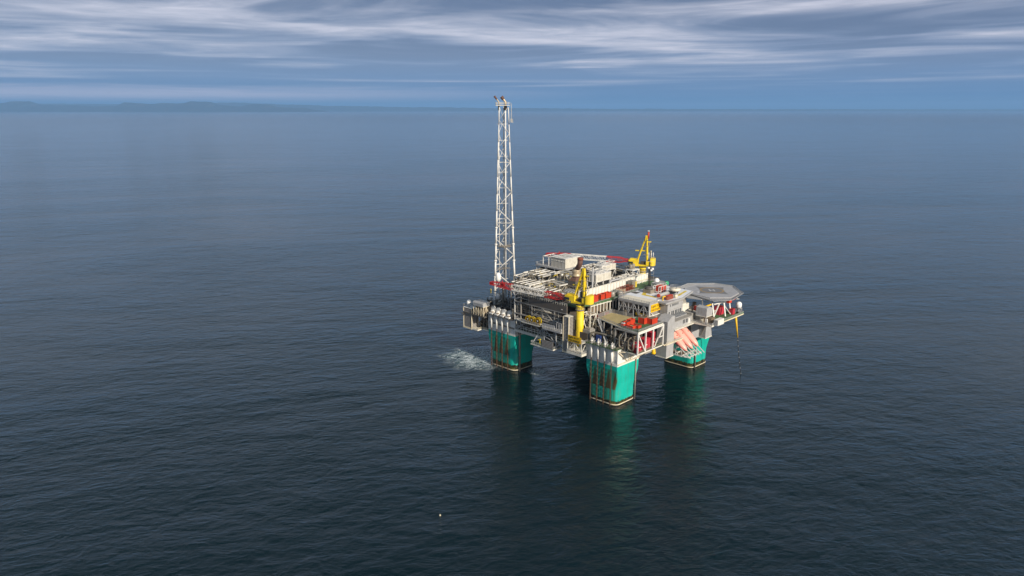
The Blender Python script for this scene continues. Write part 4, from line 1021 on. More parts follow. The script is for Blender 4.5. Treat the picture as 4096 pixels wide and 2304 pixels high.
# ================================================================== NEAR CORNER MODULE
t = thing('corner_module', 'open truss module with green roof deck standing over the nearest leg', 'module', (14, -1, 29))
FL = [(3, -9.5), (25.4, -9.5), (25.4, 20), (.2, 20), (.2, 2.6), (3, 2.4)]
MB().prism(FL, 28.7, 29.3).build('floor', 'offwhite', t)
MB().prism([(3.2, -9.3), (25.2, -9.3), (25.2, 2), (3.2, 2)], 29.31, 29.35).prism([(-1.9, -.3), (3, -.3), (3, 19.4), (-1.9, 19.4)], 30.02, 30.3).build('floor_paint', 'deckgreen', t)
MB().rail([(-1.8, 19.2, 30.3), (-1.8, -.2, 30.3), (1.2, -.2, 30.3), (3.0, -2, 30.0)], 1.2, 1.5, .14).rail([(3.1, -9.4, 29.35), (25.3, -9.4, 29.35)], 1.2, 1.5, .13).build('floor_railing', 'steel', t)
RD = [(3, -9.5), (25.4, -9.0), (25.4, 7.2), (22.8, 7.3), (22.6, 21.5), (9.8, 20.4), (4.4, 3.0)]
MB().prism(RD, 39.9, 40.45).build('roof_deck', 'offwhite', t)
MB().prism([(3.3, -9.2), (25.2, -8.7), (25.2, 7.0), (16.5, 5.5), (10.5, 3.0), (4.7, 2.9)], 40.455, 40.47).build('roof_green_paint', 'deckgreen', t)
MB().prism([(4.8, 3.2), (10.4, 3.1), (16.4, 5.7), (22.6, 7.1), (22.3, 21.2), (10, 20.1)], 40.455, 40.475).build('roof_tan_paint', 'tan', t)
mb = MB(); mb.rail([(4.5, 3.2, 40.45), (3.1, -9.3, 40.45), (25.3, -8.9, 40.45)], 1.2, 1.25, .15); mb.rail([(4.5, 3.0, 40.45), (9.9, 20.3, 40.45)], 1.2, 1.3, .13); mb.build('roof_railing', 'lgrey', t)
mb = MB()
for k in range(4): mb.beam((10.2, 20.5, 40.8 + .5 * k), (22.6, 21.4, 40.8 + .5 * k), .16)
for k in range(4): mb.beam((22.7, 7.6, 40.8 + .5 * k), (22.6, 21.3, 40.8 + .5 * k), .16)
for p in ((10.2, 20.5), (16, 21), (22.6, 21.3), (22.7, 14), (22.7, 7.6)): mb.beam((p[0], p[1], 40.45), (p[0], p[1], 42.6), .2)
mb.build('roof_fence', 'lgrey', t)
mb = MB()   # left face
for y in (-9.3, -2.0, 4.2): mb.beam((3.15, y, 29.3), (3.15, y, 39.9), .55)
mb.beam((3.15, -9.3, 39.6), (3.15, 4.2, 39.6), .6).beam((3.15, -2, 39.6), (3.15, 4.2, 30), .4).beam((3.15, -9.3, 39.4), (3.15, -3.2, 29.6), .42).beam((3.15, -9.3, 34.2), (3.15, 4.2, 34.4), .32)
mb.build('left_truss', 'grey', t)
mb = MB()   # right face
for x in (3.15, 9.6, 16.0, 24.9): mb.beam((x, -9.35, 29.3), (x, -9.35, 39.9), .62)
mb.beam((3.15, -9.35, 39.6), (25.2, -9.35, 39.7), .65).beam((3.4, -9.35, 39.2), (9.3, -9.35, 29.6), .5).beam((24.7, -9.35, 39.2), (21.3, -9.35, 33.8), .5).beam((20.6, -9.35, 34), (17.6, -9.35, 29.7), .4).beam((21, -9.35, 34), (24.9, -9.35, 34), .35)
mb.build('right_truss', 'white', t)
mb = MB()
for x in (10, 25): mb.beam((x, 20, 30), (x, 20, 40), .5)
mb.beam((6.5, 14, 30), (6.5, 14, 40), .5).beam((5, 8, 30), (5, 8, 40), .5); mb.build('rear_posts', 'grey', t)
mb = MB().beam((1.2, -.1, 28.8), (7.5, -8.5, 28.6), .3).beam((.6, -.35, 28.5), (8.6, -.35, 22.2), .38).beam((9.2, -.4, 28.7), (9.2, -.4, 22.2), .35).beam((9.4, -.5, 22.4), (17.8, -.8, 28.6), .35).beam((9.4, -.5, 22.4), (14, -9, 28.6), .35).beam((.3, -.3, 22.2), (18.2, -.3, 22.2), .4)
mb.build('under_brace', 'cream', t)
MB().box(16, 3, 29.36, 25, 19.5, 38.5).box(7.5, 5.2, 29.36, 16, 19, 36).build('dark_interior_box', 'dark', t)
mb = MB(); r = random.Random(41)
for k in range(40):
    x = r.uniform(3.6, 7.0); y = r.uniform(-8.5, 19); w = r.uniform(.5, 1.6); z = r.choice([29.4, 32, 35]); mb.box(x, y, z, x + w, y + w, z + r.uniform(.8, 2.6))
mb.build('machinery', 'brown', t)
mb = MB()
for k in range(26):
    y = r.uniform(-8, 18); z = r.uniform(31, 38.5); x = r.uniform(3.6, 7); mb.path([(x, y, z), (x, y + r.uniform(1, 5), z), (x, y + 5, r.uniform(30, 34))], r.uniform(.1, .24), 6)
mb.build('small_pipework', 'steel', t)
for k, (y, zt_) in enumerate(((1.2, 37.2), (-4.2, 36.4))):
    mb = MB(); x = 2.4
    mb.path([(x + 5, y - 2, zt_ + .6), (x + 2, y - 1.2, zt_ + .6), (x + .6, y - .4, zt_), (x, y, zt_ - 1), (x, y, 32), (x, y - .5, 31), (x + .3, y - 1.6, 30.6), (x + .3, y - 2.6, 30.8), (x + .3, y - 3, 32), (x + .4, y - 3, 36)], .40, 10)
    mb.build('looped_pipe', 'pipe', t)
mb = MB()
mb.path([(1.6, 18.6, 31), (1.6, 18.6, 33.6), (1.8, 18.2, 34.4), (2.4, 17.4, 34.9), (3.2, 14, 34.9), (4.6, 7.5, 34.6), (4.6, 7.0, 33.6), (4.6, 7, 30.4)], .5, 10); mb.build('long_pipe', 'pipe', t)
MB().path([(3.2, 4.9, 30.3), (3.2, 4.9, 37.4), (3.6, 5.2, 38.4), (5.2, 6.5, 38.8)], .42, 8).build('riser_pipe', 'pipe', t)
MB().box(1.8, 19.3, 30.4, 6.8, 23.8, 35.4).box(2.4, 19.8, 35.41, 5.5, 23, 36.2).build('generator_box', 'grey', t)
MB().box(2.2, 12.6, 30.3, 2.9, 15.6, 34).build('blue_unit', 'blue', t)
# red tanks inside
for i, (x0, x1, l) in enumerate(((5.0, 9.2, 'crimson tank at the corner end inside the truss module'), (10.2, 15.6, 'crimson tank in the middle inside the truss module'), (16.6, 19.6, 'tall crimson tank at the inner end inside the truss module'))):
    t = thing('red_tank', l, 'tank', (x0, -8, 29.4), 'crimson tanks in the truss module')
    MB().box(x0, -8.3, 29.36, x1, -4.8, (33.8, 34.8, 37.0)[i]).build('shell', 'pinkred', t)
    mb = MB()
    for k in range(int((x1 - x0) / 1.3) + 1): mb.box(x0 + 1.3 * k, -8.42, 29.4, x0 + 1.3 * k + .12, -8.31, (33.7, 34.7, 36.9)[i])
    mb.build('ribs', 'darkred', t)
    MB().box(x0 + .8, -8.6, 31.8, x0 + 2.2, -8.43, 32.2).build('lamp', 'white', t)
t = thing('pink_locker', 'small pinkish red locker at the outer floor corner of the truss module', 'locker', (4.4, -8.4, 29.4))
MB().box(3.5, -9.0, 29.36, 5.0, -7.2, 32.4).build('body', 'pinkred', t)
MB().box(3.42, -8.8, 29.6, 3.49, -7.4, 32.2).build('door', 'darkred', t)
# stairs from the roof deck down
t = thing('stairway', 'steep grey stairway from the tan roof deck down to the leg top', 'stairs', (8, 17, 30))
mb = MB()
a_, b_ = Vector((8.2, 19.5, 40.2)), Vector((2.4, 9.5, 31))
off = Vector((.9, -.5, 0))
for s in (off * 0, off): mb.beam(a_ + s, b_ + s, .4); mb.beam(a_ + s + Vector((0, 0, 1.1)), b_ + s + Vector((0, 0, 1.1)), .13)
for k in range(22): mb.beam((a_.lerp(b_, k / 21)), (a_.lerp(b_, k / 21)) + off, .16)
mb.build('flight', 'lgrey', t)
t = thing('yellow_buoy', 'yellow conical fender hanging under the truss module', 'fender', (18.6, -8.3, 25.5))
MB().lathe((18.6, -8.4, 25.6), [(.3, 3.1), (.9, 2.4), (.95, 1.2), (1.2, .5), (1.0, 0)], 14).build('shell', 'sign', t)
MB().beam((18.6, -8.4, 28.5), (18.6, -8.4, 28.72), .3).build('hanger', 'steel', t)
# containers on the roof deck
G2 = 'red cargo containers on the truss module roof'
container((9.0, 1.8, 40.5), 3.4, 2.3, 2.0, 'red', 'open red container at the left edge of the truss module roof', G2)
container((13.6, 2.6, 40.5), 3.8, 2.2, 2.2, 'red', 'open red container behind the one at the roof edge, beside the tan paint', G2)
container((6.6, -2.6, 40.5), 2.4, 3.6, 1.5, 'red', 'low open red container at the railing of the roof, nearer the leg', G2)
container((9.4, -3.4, 40.5), 2.6, 4.6, 1.4, 'red', 'flat open red container in the middle of the roof', G2)
container((17.8, -1.8, 40.5), 2.9, 3.4, 3.0, 'red', 'tall dark red container by the yellow hatch on the roof', G2, False)
container((21.0, -5.0, 40.5), 4.6, 3.3, 2.8, 'red', 'biggest red container at the corner of the roof by the grey tower', G2, False)
t = thing('small_red_bin', 'little red bin with a white sheet at the left roof railing', 'bin', (6.0, 2.2, 40.5))
MB().box(5.6, 1.2, 40.5, 7.2, 2.9, 41.9).build('body', 'red', t)
MB().loft([[(5.6, 1.2, 41.91), (7.2, 1.2, 41.91), (7.2, 2.9, 41.91), (5.6, 2.9, 41.91)], [(6, 1.6, 42.4), (7, 1.6, 42.5), (6.9, 2.6, 42.3), (6, 2.6, 42.6)]]).build('sheet', 'lgrey', t)
t = thing('yellow_hatch', 'round yellow hatch cover between the two closed red containers', 'hatch', (21.5, -.6, 40.5))
MB().lathe((22.2, -.4, 40.5), [(1.5, 0), (1.5, .8), (.9, 1.3), (.1, 1.4)], 14).build('cover', 'sign', t)

# middle level between crane and roof block
t = thing('cargo_level', 'intermediate level with railings between the near crane and the truss module', 'deck', (18, 25, 37))
MB().box(9.5, 20.8, 37.2, 33, 26.8, 37.9).build('floor', 'grating', t)
MB().rail([(9.6, 26.7, 37.9), (9.6, 21.6, 37.9), (23, 21.6, 37.9)], 1.3, 1.2, .16).build('railing', 'offwhite', t)
mb = MB().frame(4.5, 21.5, 30.2, 9.4, 27.5, 42.5, .45, 1, 1).frame(9.6, 21, 26, 22, 26.5, 37.2, .4, 2, 1); mb.build('frame', 'offwhite', t)
MB().box(10, 21.4, 26, 32, 26.6, 37.1).build('inner_wall', 'brown', t)
container((14.6, 24.2, 37.95), 3.6, 2.2, 1.8, 'rustred', 'rusty red open container on the level below the green deck, left one', 'rusty containers below the green deck')
container((20.8, 24.6, 37.95), 4.4, 2.6, 2.6, 'rustred', 'rusty red closed container on the level below the green deck, right one', 'rusty containers below the green deck', False)

# ================================================================== ACCOMMODATION
t = thing('roof_block', 'truss fronted block under the wide cream and white roof', 'building', (38, 10, 40))
RF = [(28.3, 1.7), (36.0, 1.7), (36.0, -3.2), (52.5, -3.2), (69.5, 1.0), (69.5, 23.6), (36, 24.0), (28.3, 21.7)]
MB().prism(RF, 46.7, 47.6).build('roof', 'lgrey', t)
MB().prism([(28.9, 2.2), (38.2, 2.2), (36.8, 15), (36.6, 21.6), (28.9, 21.2)], 47.604, 47.63).build('cream_coating', 'roofcream', t)
MB().prism([(38.3, 2.2), (42, -1.5), (52.4, -2.6), (69, 1.6), (69, 23), (37, 23.2), (36.75, 15)], 47.604, 47.63).build('white_coating', 'roofwhite', t)
MB().prism([(41.6, 19.4), (45.6, 19.2), (45.5, 22.9), (41.6, 23.1)], 47.635, 47.66).build('grey_patch', 'grating', t)
MB().prism([(49.2, 19.6), (50.6, 18.2), (44.0, 14.9), (43.4, 7.6), (41.4, 7.4), (41.8, 16.2)], 47.635, 47.66).prism([(41.2, 7.3), (43.4, 7.5), (55.6, 2.2), (66.5, 4.4), (66.5, 3.0), (55, .4)], 47.635, 47.655).build('yellow_stripe', 'stripe', t)
mb = MB(); mb.rail([(36, 1.9, 47.6), (28.5, 1.9, 47.6), (28.5, 21.6, 47.6), (36, 23.8, 47.6), (50, 23.6, 47.6)], 1.15, 1.6, .13); mb.build('roof_railing', 'lgrey', t)
mb = MB()   # front truss facing the left
ys = [2.2, 5.4, 8.7, 11.9, 15.1, 18.3, 21.3]
for i, y in enumerate(ys): mb.beam((28.7, y, 40.6), (28.7, y, 46.7), .42)
mb.beam((28.7, 2, 46.4), (28.7, 21.5, 46.4), .6).beam((28.7, 2, 43.4), (28.7, 21.5, 43.4), .4)
for i in range(6):
    a, c = (46.4, 40.6) if i % 2 else (40.6, 46.4); mb.beam((28.7, ys[i], a), (28.7, ys[i + 1], c), .34)
mb.build('front_truss', 'lgrey', t)
mb = MB(); mb.beam((28.9, 1.95, 40.6), (28.9, 1.95, 46.7), .6).beam((38.2, 1.95, 40.6), (38.2, 1.95, 46.7), .4).beam((33, 1.95, 40.6), (29.4, 1.95, 43.2), .3).beam((29, 1.95, 40.8), (38.2, 1.95, 40.8), .4); mb.build('corner_posts', 'white', t)
MB().box(33, 3.0, 38.6, 66, 23.4, 46.69).build('inner_wall', 'grey', t)
MB().box(32.4, 6, 38.6, 32.99, 14, 45).build('opening_shade_box', 'dark', t)  # solid dark box, painted as the shade inside behind the truss
MB().prism([(25.6, -1.2), (38, -3), (38, 22), (25.6, 22)], 37.9, 38.5).build('lower_floor', 'grating', t)
MB().box(29, 4.8, 40, 29.3, 10.6, 41.6).build('yellow_rail_board', 'sign', t)
mb = MB(); r = random.Random(9)
for k in range(16):
    x = r.uniform(26.5, 32); y = r.uniform(0, 20); w = r.uniform(.8, 2.2); mb.box(x, y, 38.51, x + w, y + w, 38.5 + r.uniform(.8, 3.4))
mb.build('machinery', 'steel', t)
sign((29.6, 1.5, 42.9), 8.6, 4.0, (1, 0, 0), 'yellow name board with two black lines under the cream roof corner', (0, -1, 0))

t = thing('accommodation_block', 'grey accommodation block with two rows of dark windows', 'building', (44, 0, 38))
MB().box(38.0, -3.0, 38.4, 52.6, 2.9, 46.69).build('wall', 'lgrey', t)
MB().box(37.9, -3.1, 42.9, 52.7, -3.0, 43.05).box(37.8, -3.25, 46.2, 52.8, -3.0, 46.69).build('trim', 'grey', t)
for x in (40.4, 42.2, 43.2, 44.3, 45.4, 46.5, 47.6): MB().box(x, -3.06, 44.8, x + .5, -2.99, 46.0).build('window', 'glass', t)
for x in (39.3, 41.9, 43.3, 45.4, 46.8, 48.6, 50.2): MB().box(x, -3.06, 40.2, x + .85, -2.99, 42.2).build('window', 'glass', t)
MB().loft([[(42.5, -3.0, 40.2), (53.4, -3.0, 40.2), (53.4, -3, 39.9), (42.5, -3, 39.9)], [(42.5, -5.4, 38.9), (53.4, -5.4, 38.9), (53.4, -5.4, 38.7), (42.5, -5.4, 38.7)]]).build('slatted_canopy', 'lgrey', t)
for k in range(13):
    x = 42.9 + .8 * k; MB().loft([[(x, -3.02, 40.24), (x + .42, -3.02, 40.24), (x + .42, -5.3, 38.98), (x, -5.3, 38.98)], [(x, -3.02, 40.28), (x + .42, -3.02, 40.28), (x + .42, -5.3, 39.02), (x, -5.3, 39.02)]]).build('skylight_pane', 'glass', t)
t = thing('lifeboat_station', 'grey boarding station with rounded roof edge above the lifeboats', 'building', (46, -5, 34))
MB().box(36, -8.0, 34.5, 54, 2.9, 38.38).build('wall', 'lgrey', t)
MB().box(35.8, -8.6, 38.39, 54.3, -2.5, 38.7).build('roof', 'grey', t)
for x in (45.6, 46.8, 48.4, 49.4): MB().box(x, -8.06, 35.6, x + .65, -7.99, 37.7).build('window', 'glass', t)
MB().box(50.6, -8.3, 35.0, 51.8, -8.0, 37.4).build('white_cabinet', 'white', t)
MB().box(36, -9.4, 34.0, 55.5, -2, 34.49).build('floor', 'offwhite', t)
MB().box(42, -2, 24.5, 56, 2.2, 33.99).build('rear_wall', 'brown', t)

# grey enclosed tower
t = thing('grey_tower', 'tall plain grey tower with a sloping top beside the lifeboats', 'tower', (31.5, -6, 21))
pf = [(28.4, 21.2), (35.0, 21.2), (35.0, 42.4), (32.0, 42.5), (28.4, 40.2)]
MB().loft([[(a, -9.6, z) for a, z in pf], [(a, -3.4, z) for a, z in pf]]).build('walls', 'lgrey', t)
MB().box(28.2, -9.75, 20.9, 35.2, -3.3, 21.3).box(28.3, -9.72, 28.7, 35.1, -9.6, 29.0).build('trim', 'offwhite', t)
MB().loft([[(28.3, -9.65, 40.25), (32.0, -9.65, 42.62), (35.05, -9.65, 42.52), (35.05, -9.65, 42.44), (32.0, -9.65, 42.52), (28.3, -9.65, 40.15)], [(28.3, -3.35, 40.25), (32.0, -3.35, 42.62), (35.05, -3.35, 42.52), (35.05, -3.35, 42.44), (32.0, -3.35, 42.52), (28.3, -3.35, 40.15)]]).build('roof', 'lgrey', t)
t = thing('outer_walkway', 'narrow walkway running round the grey tower towards the lifeboats', 'walkway', (36, -11, 28))
MB().box(25.6, -11.2, 28.9, 41.5, -9.9, 29.3).box(24.4, -10.6, 28.9, 25.6, -7, 29.3).build('floor', 'cream', t)
MB().rail([(25.6, -11.1, 29.3), (41.4, -11.1, 29.3)], 1.2, 1.6, .13).build('railing', 'offwhite', t)
MB().beam((36.5, -10.8, 28.9), (35.1, -8.5, 26.4), .25).build('bracket', 'lgrey', t)
MB().box(20, -2.0, 23.2, 28.3, -1.6, 28.9).build('wall_panel', 'grey', t)

# things on the roof
radome((66.4, 23.0, 47.6), 1.55, 3.4, 'white radome on the back edge of the wide roof', .8)
radome((68.4, 17.6, 47.6), 1.25, 2.0, 'small green dome on the far side of the wide roof', 1.0, 'teal', 'steel', 'dome', 'dome')
t = thing('roof_equipment', 'pale grey framed equipment on the far roof edge below the radome', 'frame', (66, 20, 47.6))
MB().frame(61, 17.0, 47.63, 69, 22.6, 50.0, .3, 3, 1).box(61.4, 17.4, 49.7, 68.6, 22.2, 49.9).build('frame', 'lgrey', t)
MB().box(62, 18, 47.63, 67, 21, 49.2).build('machinery', 'steel', t)
t = thing('red_cabin', 'bright red cabin inside a white frame on the wide roof', 'cabin', (54.6, 12.5, 47.6))
MB().box(52.2, 10.8, 47.63, 57.2, 14, 51.2).build('body', 'pinkred' if False else 'red', t)
mb = MB()
for x in (49.8, 52.0, 54.6, 57.4):
    for y in (10.6, 14.2): mb.beam((x, y, 47.63), (x, y, 51.6), .26)
for y in (10.6, 14.2): mb.beam((49.8, y, 51.5), (57.4, y, 51.5), .26); mb.beam((49.8, y, 48.9), (57.4, y, 48.9), .2)
mb.build('white_frame', 'white', t)
t = thing('plant_unit', 'dark mesh plant unit on the roof left of the red cabin', 'plant unit', (49, 16.5, 47.6))
MB().box(46.6, 13.6, 47.66, 51.4, 18.6, 49.6).build('base', 'steel', t)
MB().lathe((49, 16.2, 49.6), [(2.2, 0), (2.3, .5), (1.6, 1.3), (.2, 1.5)], 14).build('fan', 'cladding', t)
MB().lathe((53.6, 20.4, 47.6), [(1.5, .1), (1.6, 1.2), (.2, 2)], 12).build('red_cover', 'rustred', t)
t = thing('roof_duct', 'fat grey horizontal duct with orange end cap along the roof edge', 'duct', (47, 4, 48))
MB().tube((43.2, 6.0, 48.8), (56.0, 6.2, 48.8), .95, 12).build('duct', 'lgrey', t)
MB().tube((42.6, 6.0, 48.8), (43.2, 6.0, 48.8), 1.0, 12).build('end_cap', 'red', t)
mb = MB()
for x in (45, 49, 53): mb.box(x, 5.2, 47.66, x + .4, 7, 48)
mb.build('saddle', 'steel', t)
t = thing('rescue_boat', 'covered faded red rescue boat on the roof above the windows', 'boat', (43.4, .2, 47.6))
MB().loft([[(40.4, -.5, 48.3), (40.4, .9, 48.3), (40.4, 1.0, 49.2), (40.4, -.6, 49.2)], [(41.6, -.9, 47.9), (41.6, 1.3, 47.9), (41.6, 1.3, 49.8), (41.6, -.9, 49.8)], [(46.4, -.9, 47.9), (46.4, 1.3, 47.9), (46.4, 1.2, 49.7), (46.4, -.8, 49.7)], [(47.0, -.6, 48.1), (47.0, 1.0, 48.1), (47.0, .9, 49.4), (47.0, -.5, 49.4)]]).build('hull', 'rustred', t)
MB().box(41.7, -.7, 49.81, 46.3, 1.1, 50.0).build('cover', 'red', t)
t = thing('yellow_davit', 'short yellow davit left of the covered rescue boat', 'davit', (40, 1.4, 47.6))
MB().beam((39.6, 1.2, 47.63), (39.6, 1.2, 49.6), .5).beam((39.6, 1.2, 49.6), (41, .6, 49.8), .5).build('arm', 'sign', t)
t = thing('control_cab', 'round white topped control cab with dark slanted windows next to the helideck', 'control cab', (54.4, 3.4, 47.6))
MB().lathe((54.4, 3.4, 47.63), [(1.4, 0), (1.4, .6)], 14).build('base', 'lgrey', t)
MB().lathe((54.4, 3.4, 48.24), [(1.5, 0), (2.2, 1.7)], 10).build('window_band', 'glass', t)
MB().lathe((54.4, 3.4, 49.95), [(2.2, 0), (2.9, .3), (3.1, 1.2), (2.7, 1.6), (.1, 1.9)], 20).build('roof', 'roofcream', t)
MB().rail([(54.4 + 2.8 * math.cos(R_(45 * k)), 3.4 + 2.8 * math.sin(R_(45 * k)), 51.5) for k in range(8)], 1.2, 1.5, .12, True).build('roof_ring', 'lgrey', t)
t = thing('round_vent', 'small cream round vent house beside the rescue boat', 'vent', (49.6, -.6, 47.6))
MB().tube((49.4, -.4, 47.66), (49.4, -.4, 49.6), 1.05, 12).build('body', 'cream', t)
MB().lathe((49.4, -.4, 49.6), [(1.15, 0), (1.15, .3), (.1, .7)], 12).build('cap', 'lgrey', t)
t = thing('roof_lights', 'row of pale floodlight boxes along the near roof edge', 'lights', (40, 2, 47.6))
mb = MB()
for k in range(9):
    x = 37.2 + 2.2 * k; mb.box(x, 2.6 - .1 * k + (k % 3) * .8, 47.65, x + 1.1, 3.1 - .1 * k + (k % 3) * .8, 48.0); mb.beam((x - 1.1, 2.4, 47.75), (x + 1.1, 3.2, 47.75), .12)
mb.build('lamps', 'white', t)

# ================================================================== LIFEBOATS
def lifeboat(a, label, first_=None):
    c = (a, -9.5, 28.6)
    if first_: return dup(first_, c, 0, label)
    t = thing('lifeboat', label, 'lifeboat', c, 'free fall lifeboats on ramps')
    ang = R_(39); D = Vector((0, -math.cos(ang), -math.sin(ang))); U = Vector((0, -math.sin(ang), math.cos(ang))); U = Vector((0, -U.y * -1, U.z)) if False else Vector((0, -math.sin(ang), math.cos(ang)))
    S = Vector((a, -4.0, 33.0)) - U * 1.7
    rings = []
    prof = [(0, .95, 1.25), (.04, 1.35, 1.5), (.15, 1.62, 1.6), (.35, 1.7, 1.62), (.55, 1.66, 1.55), (.72, 1.45, 1.4), (.84, 1.1, 1.15), (.93, .65, .8), (.985, .25, .38), (1.0, .08, .14)]
    for f, w, h in prof:
        ring = []
        for k in range(16):
            q = 2 * math.pi * k / 16; x = math.cos(q); y = math.sin(q)
            x = math.copysign(abs(x) ** .8, x); y = math.copysign(abs(y) ** .9, y)
            ring.append(S + D * (14 * f) + Vector((1.32, 0, 0)) * w * x + U * (1.1 * h * y * (1.0 if y > 0 else 1.1) + .25 * f))
        rings.append(ring)
    MB().loft(rings, smooth=True).build('hull', 'pink', t)
    # steering position near the stern
    o = S + D * 1.2 + U * 1.35
    MB().loft([[o + Vector((x, 0, 0)) * w + D * d + U * .0 for x, w, d in ((-1, .95, -.7), (1, .95, -.7), (1, .8, 1.9), (-1, .8, 1.9))], [o + Vector((x, 0, 0)) * w + D * d + U * u for x, w, d, u in ((-1, .8, -.5, .75), (1, .8, -.5, .75), (1, .6, 1.5, .35), (-1, .6, 1.5, .35))]]).build('steering_cabin', 'pink', t)
    for x, d in ((-.45, .9), (.45, .9), (-.62, -.2), (.62, -.2)):
        p = o + Vector((x, 0, 0)) + D * d + U * .62; MB().lathe(p, [(.05, -.2), (.34, -.15), (.34, .12), (.05, .2)], 8).build('window', 'glass', t)
    mb = MB()
    for s in (-1, 1): mb.path([S + D * (14 * f) + Vector((s * (w * 1.32 + .03), 0, 0)) + U * .25 * f for f, w, h in prof[1:-1]], .09, 5)
    mb.build('rubbing_strake', 'boomred', t)
    p = S + D * 4.6 + U * 1.62; MB().lathe(p, [(.1, -.02), (.55, 0), (.5, .25), (.1, .3)], 12).build('hatch', 'red', t)
    return t
lb = lifeboat(52.0, 'faded orange lifeboat farthest right, beside the building wall with two windows')
lifeboat(46.5, 'faded orange lifeboat in the middle of the three on the ramps', lb)
lifeboat(41.0, 'faded orange lifeboat nearest to the tall grey tower', lb)
t = thing('lifeboat_ramp', 'white launching ramp frame with long rails beneath the three lifeboats', 'ramp', (47, -8, 20))
D = Vector((0, -math.cos(R_(36)), -math.sin(R_(36))))
for a in (41.0, 46.5, 52.0):
    for s in (-1.5, 1.5):
        e = Vector((a + s, -17.2, 19.9)); MB().beam(e, e - D * 19, .3, .4).build('launch_rail', 'white', t)
mb = MB(); mb.prism([(39.6, -11.5), (41, -16), (41.6, -16), (40.4, -11.3), (40.4, -2.2), (39.6, -2.2)], 19.6, 20.1)
mb.beam((40, -2.2, 20), (40, -2.2, 30), .4).beam((40, -8, 20), (40, -8, 25.8), .4).beam((40, -11.4, 20), (40, -11.4, 22.8), .4).beam((40, -2.2, 27), (40, -9.6, 20.2), .3)
for a in (40, 46.5, 53): mb.beam((a, -11.4, 20), (a + (1.5 if a < 50 else -1), -16.2, 19.8), .35)
mb.beam((40, -11.4, 20), (53.5, -11.4, 20), .5).beam((40, -2.3, 20), (53.5, -2.3, 20), .5).beam((40, -7, 20), (53.5, -7, 20), .4)
for a in (41, 42.5, 44, 46.5, 48, 50, 52): mb.beam((a, -13, 19.9), (a, -13, 21.6), .3)
mb.beam((40.4, -15.2, 19.8), (53.6, -15.2, 19.8), .35); mb.build('cross_frame', 'white', t)
MB().box(40.2, -11.2, 19.7, 47.0, -2.4, 19.85).build('grating_floor', 'brown', t)
mb = MB()
for a in (40.5, 46, 50, 54): mb.beam((a, -3, 20.1), (a, -3, 34), .35)
for z in (23, 26, 29): mb.beam((40.5, -3, z), (54, -3, z), .25)
mb.build('rear_lattice', 'steel', t)
for i, (a, l) in enumerate(((43.8, 'dark rounded canopy behind the middle lifeboat stern'), (49.4, 'dark rounded canopy behind the right lifeboat stern'))):
    o = thing('boarding_canopy', l, 'canopy', (a, -5, 33), 'dark canopies at the lifeboat sterns')
    MB().loft([[(a + 2.3 * math.cos(R_(q)), y, 33.2 + 2.0 * math.sin(R_(q))) for q in range(0, 181, 20)] for y in (-4.6, -7.9)]).build('shell', 'cladding', o)
    mb = MB()
    for q in range(0, 181, 30): mb.beam((a + 2.35 * math.cos(R_(q)), -8.0, 33.2 + 2.05 * math.sin(R_(q))), (a, -8.0, 33.2), .12)
    mb.build('ribs', 'lgrey', o)

# ================================================================== RIGHT WING UNDER THE HELIDECK
t = thing('right_wing', 'stepped grey service wing with walkways below the helideck', 'building', (62, -12, 34))
MB().prism([(54.0, -8.1), (54.3, -20), (58, -20), (62, -12), (74, -4), (74, 3), (54, 3)], 34.2, 35.0).build('floor', 'offwhite', t)
MB().box(57.5, -11.8, 35.01, 74, 3, 38.2).box(54.05, -7.9, 35.01, 57.5, 3, 39.4).build('wall', 'grey', t)
MB().box(57.4, -12, 38.21, 74, 3, 38.4).build('upper_floor', 'offwhite', t)
MB().rail([(54.2, -8.6, 35), (54.3, -19.8, 35), (57.6, -19.8, 35)], 1.25, 1.2, .16).rail([(57.5, -4.2, 38.4), (57.5, -11.9, 38.4), (62, -11.9, 38.4)], 1.25, 1.2, .15).build('railing', 'lgrey', t)
mb = MB()
for k in range(7): mb.box(55.6, -13.6, 35.4 + .62 * k, 57.4, -11.9, 35.55 + .62 * k)
mb.build('stair_flights', 'offwhite', t)
MB().box(57, -18, 35.01, 61, -12, 38).build('lower_unit', 'brown', t)
MB().box(54.6, -16.9, 35.01, 55.3, -15.7, 38.0).build('white_cabinet', 'white', t)
MB().box(63.8, -5.0, 38.41, 65.4, -3.2, 40.8).build('red_box', 'darkred', t)
MB().tube((66, -2.6, 39.6), (70, -2.6, 39.6), .9, 10).build('tank', 'lgrey', t)
mb = MB(); r = random.Random(77)
for k in range(22):
    x = r.uniform(58, 73); y = r.uniform(-11, 1); w = r.uniform(.6, 1.8); MB().box(x, y, 38.4, x + w, y + w, 38.4 + r.uniform(.8, 2.6)).build('equipment_unit', r.choice(['steel', 'brown', 'lgrey']), t)
MB().box(56.0, -2.4, 38.4, 60, 2.6, 43.2).box(52.65, -2.8, 38.75, 56, 2.8, 44).build('side_block', 'offwhite', t)
for z in (40.2, 42.2):
    for k in range(3): MB().box(55.93, -2 + 1.5 * k, z, 55.99, -1.2 + 1.5 * k, z + 1.3).build('window', 'glass', t)
t = thing('gabled_unit', 'plain grey unit with a low gabled top under the helideck edge', 'unit', (58, -13, 39))
pf = [(55.2, 38.9), (61.2, 38.9), (61.2, 42.7), (58.2, 44.0), (55.2, 43.4)]
MB().loft([[(a, -16.0, z) for a, z in pf], [(a, -9.8, z) for a, z in pf]]).build('walls', 'lgrey', t)
MB().box(55.0, -16.1, 38.6, 61.4, -9.7, 38.89).build('base_frame', 'offwhite', t)
t = thing('white_container', 'white shipping container hanging out beside the right service wing', 'container', (59.5, -21, 35))
MB().box(56.6, -22.2, 35.1, 62.8, -19.8, 38.0).build('body', 'white', t)
mb = MB()
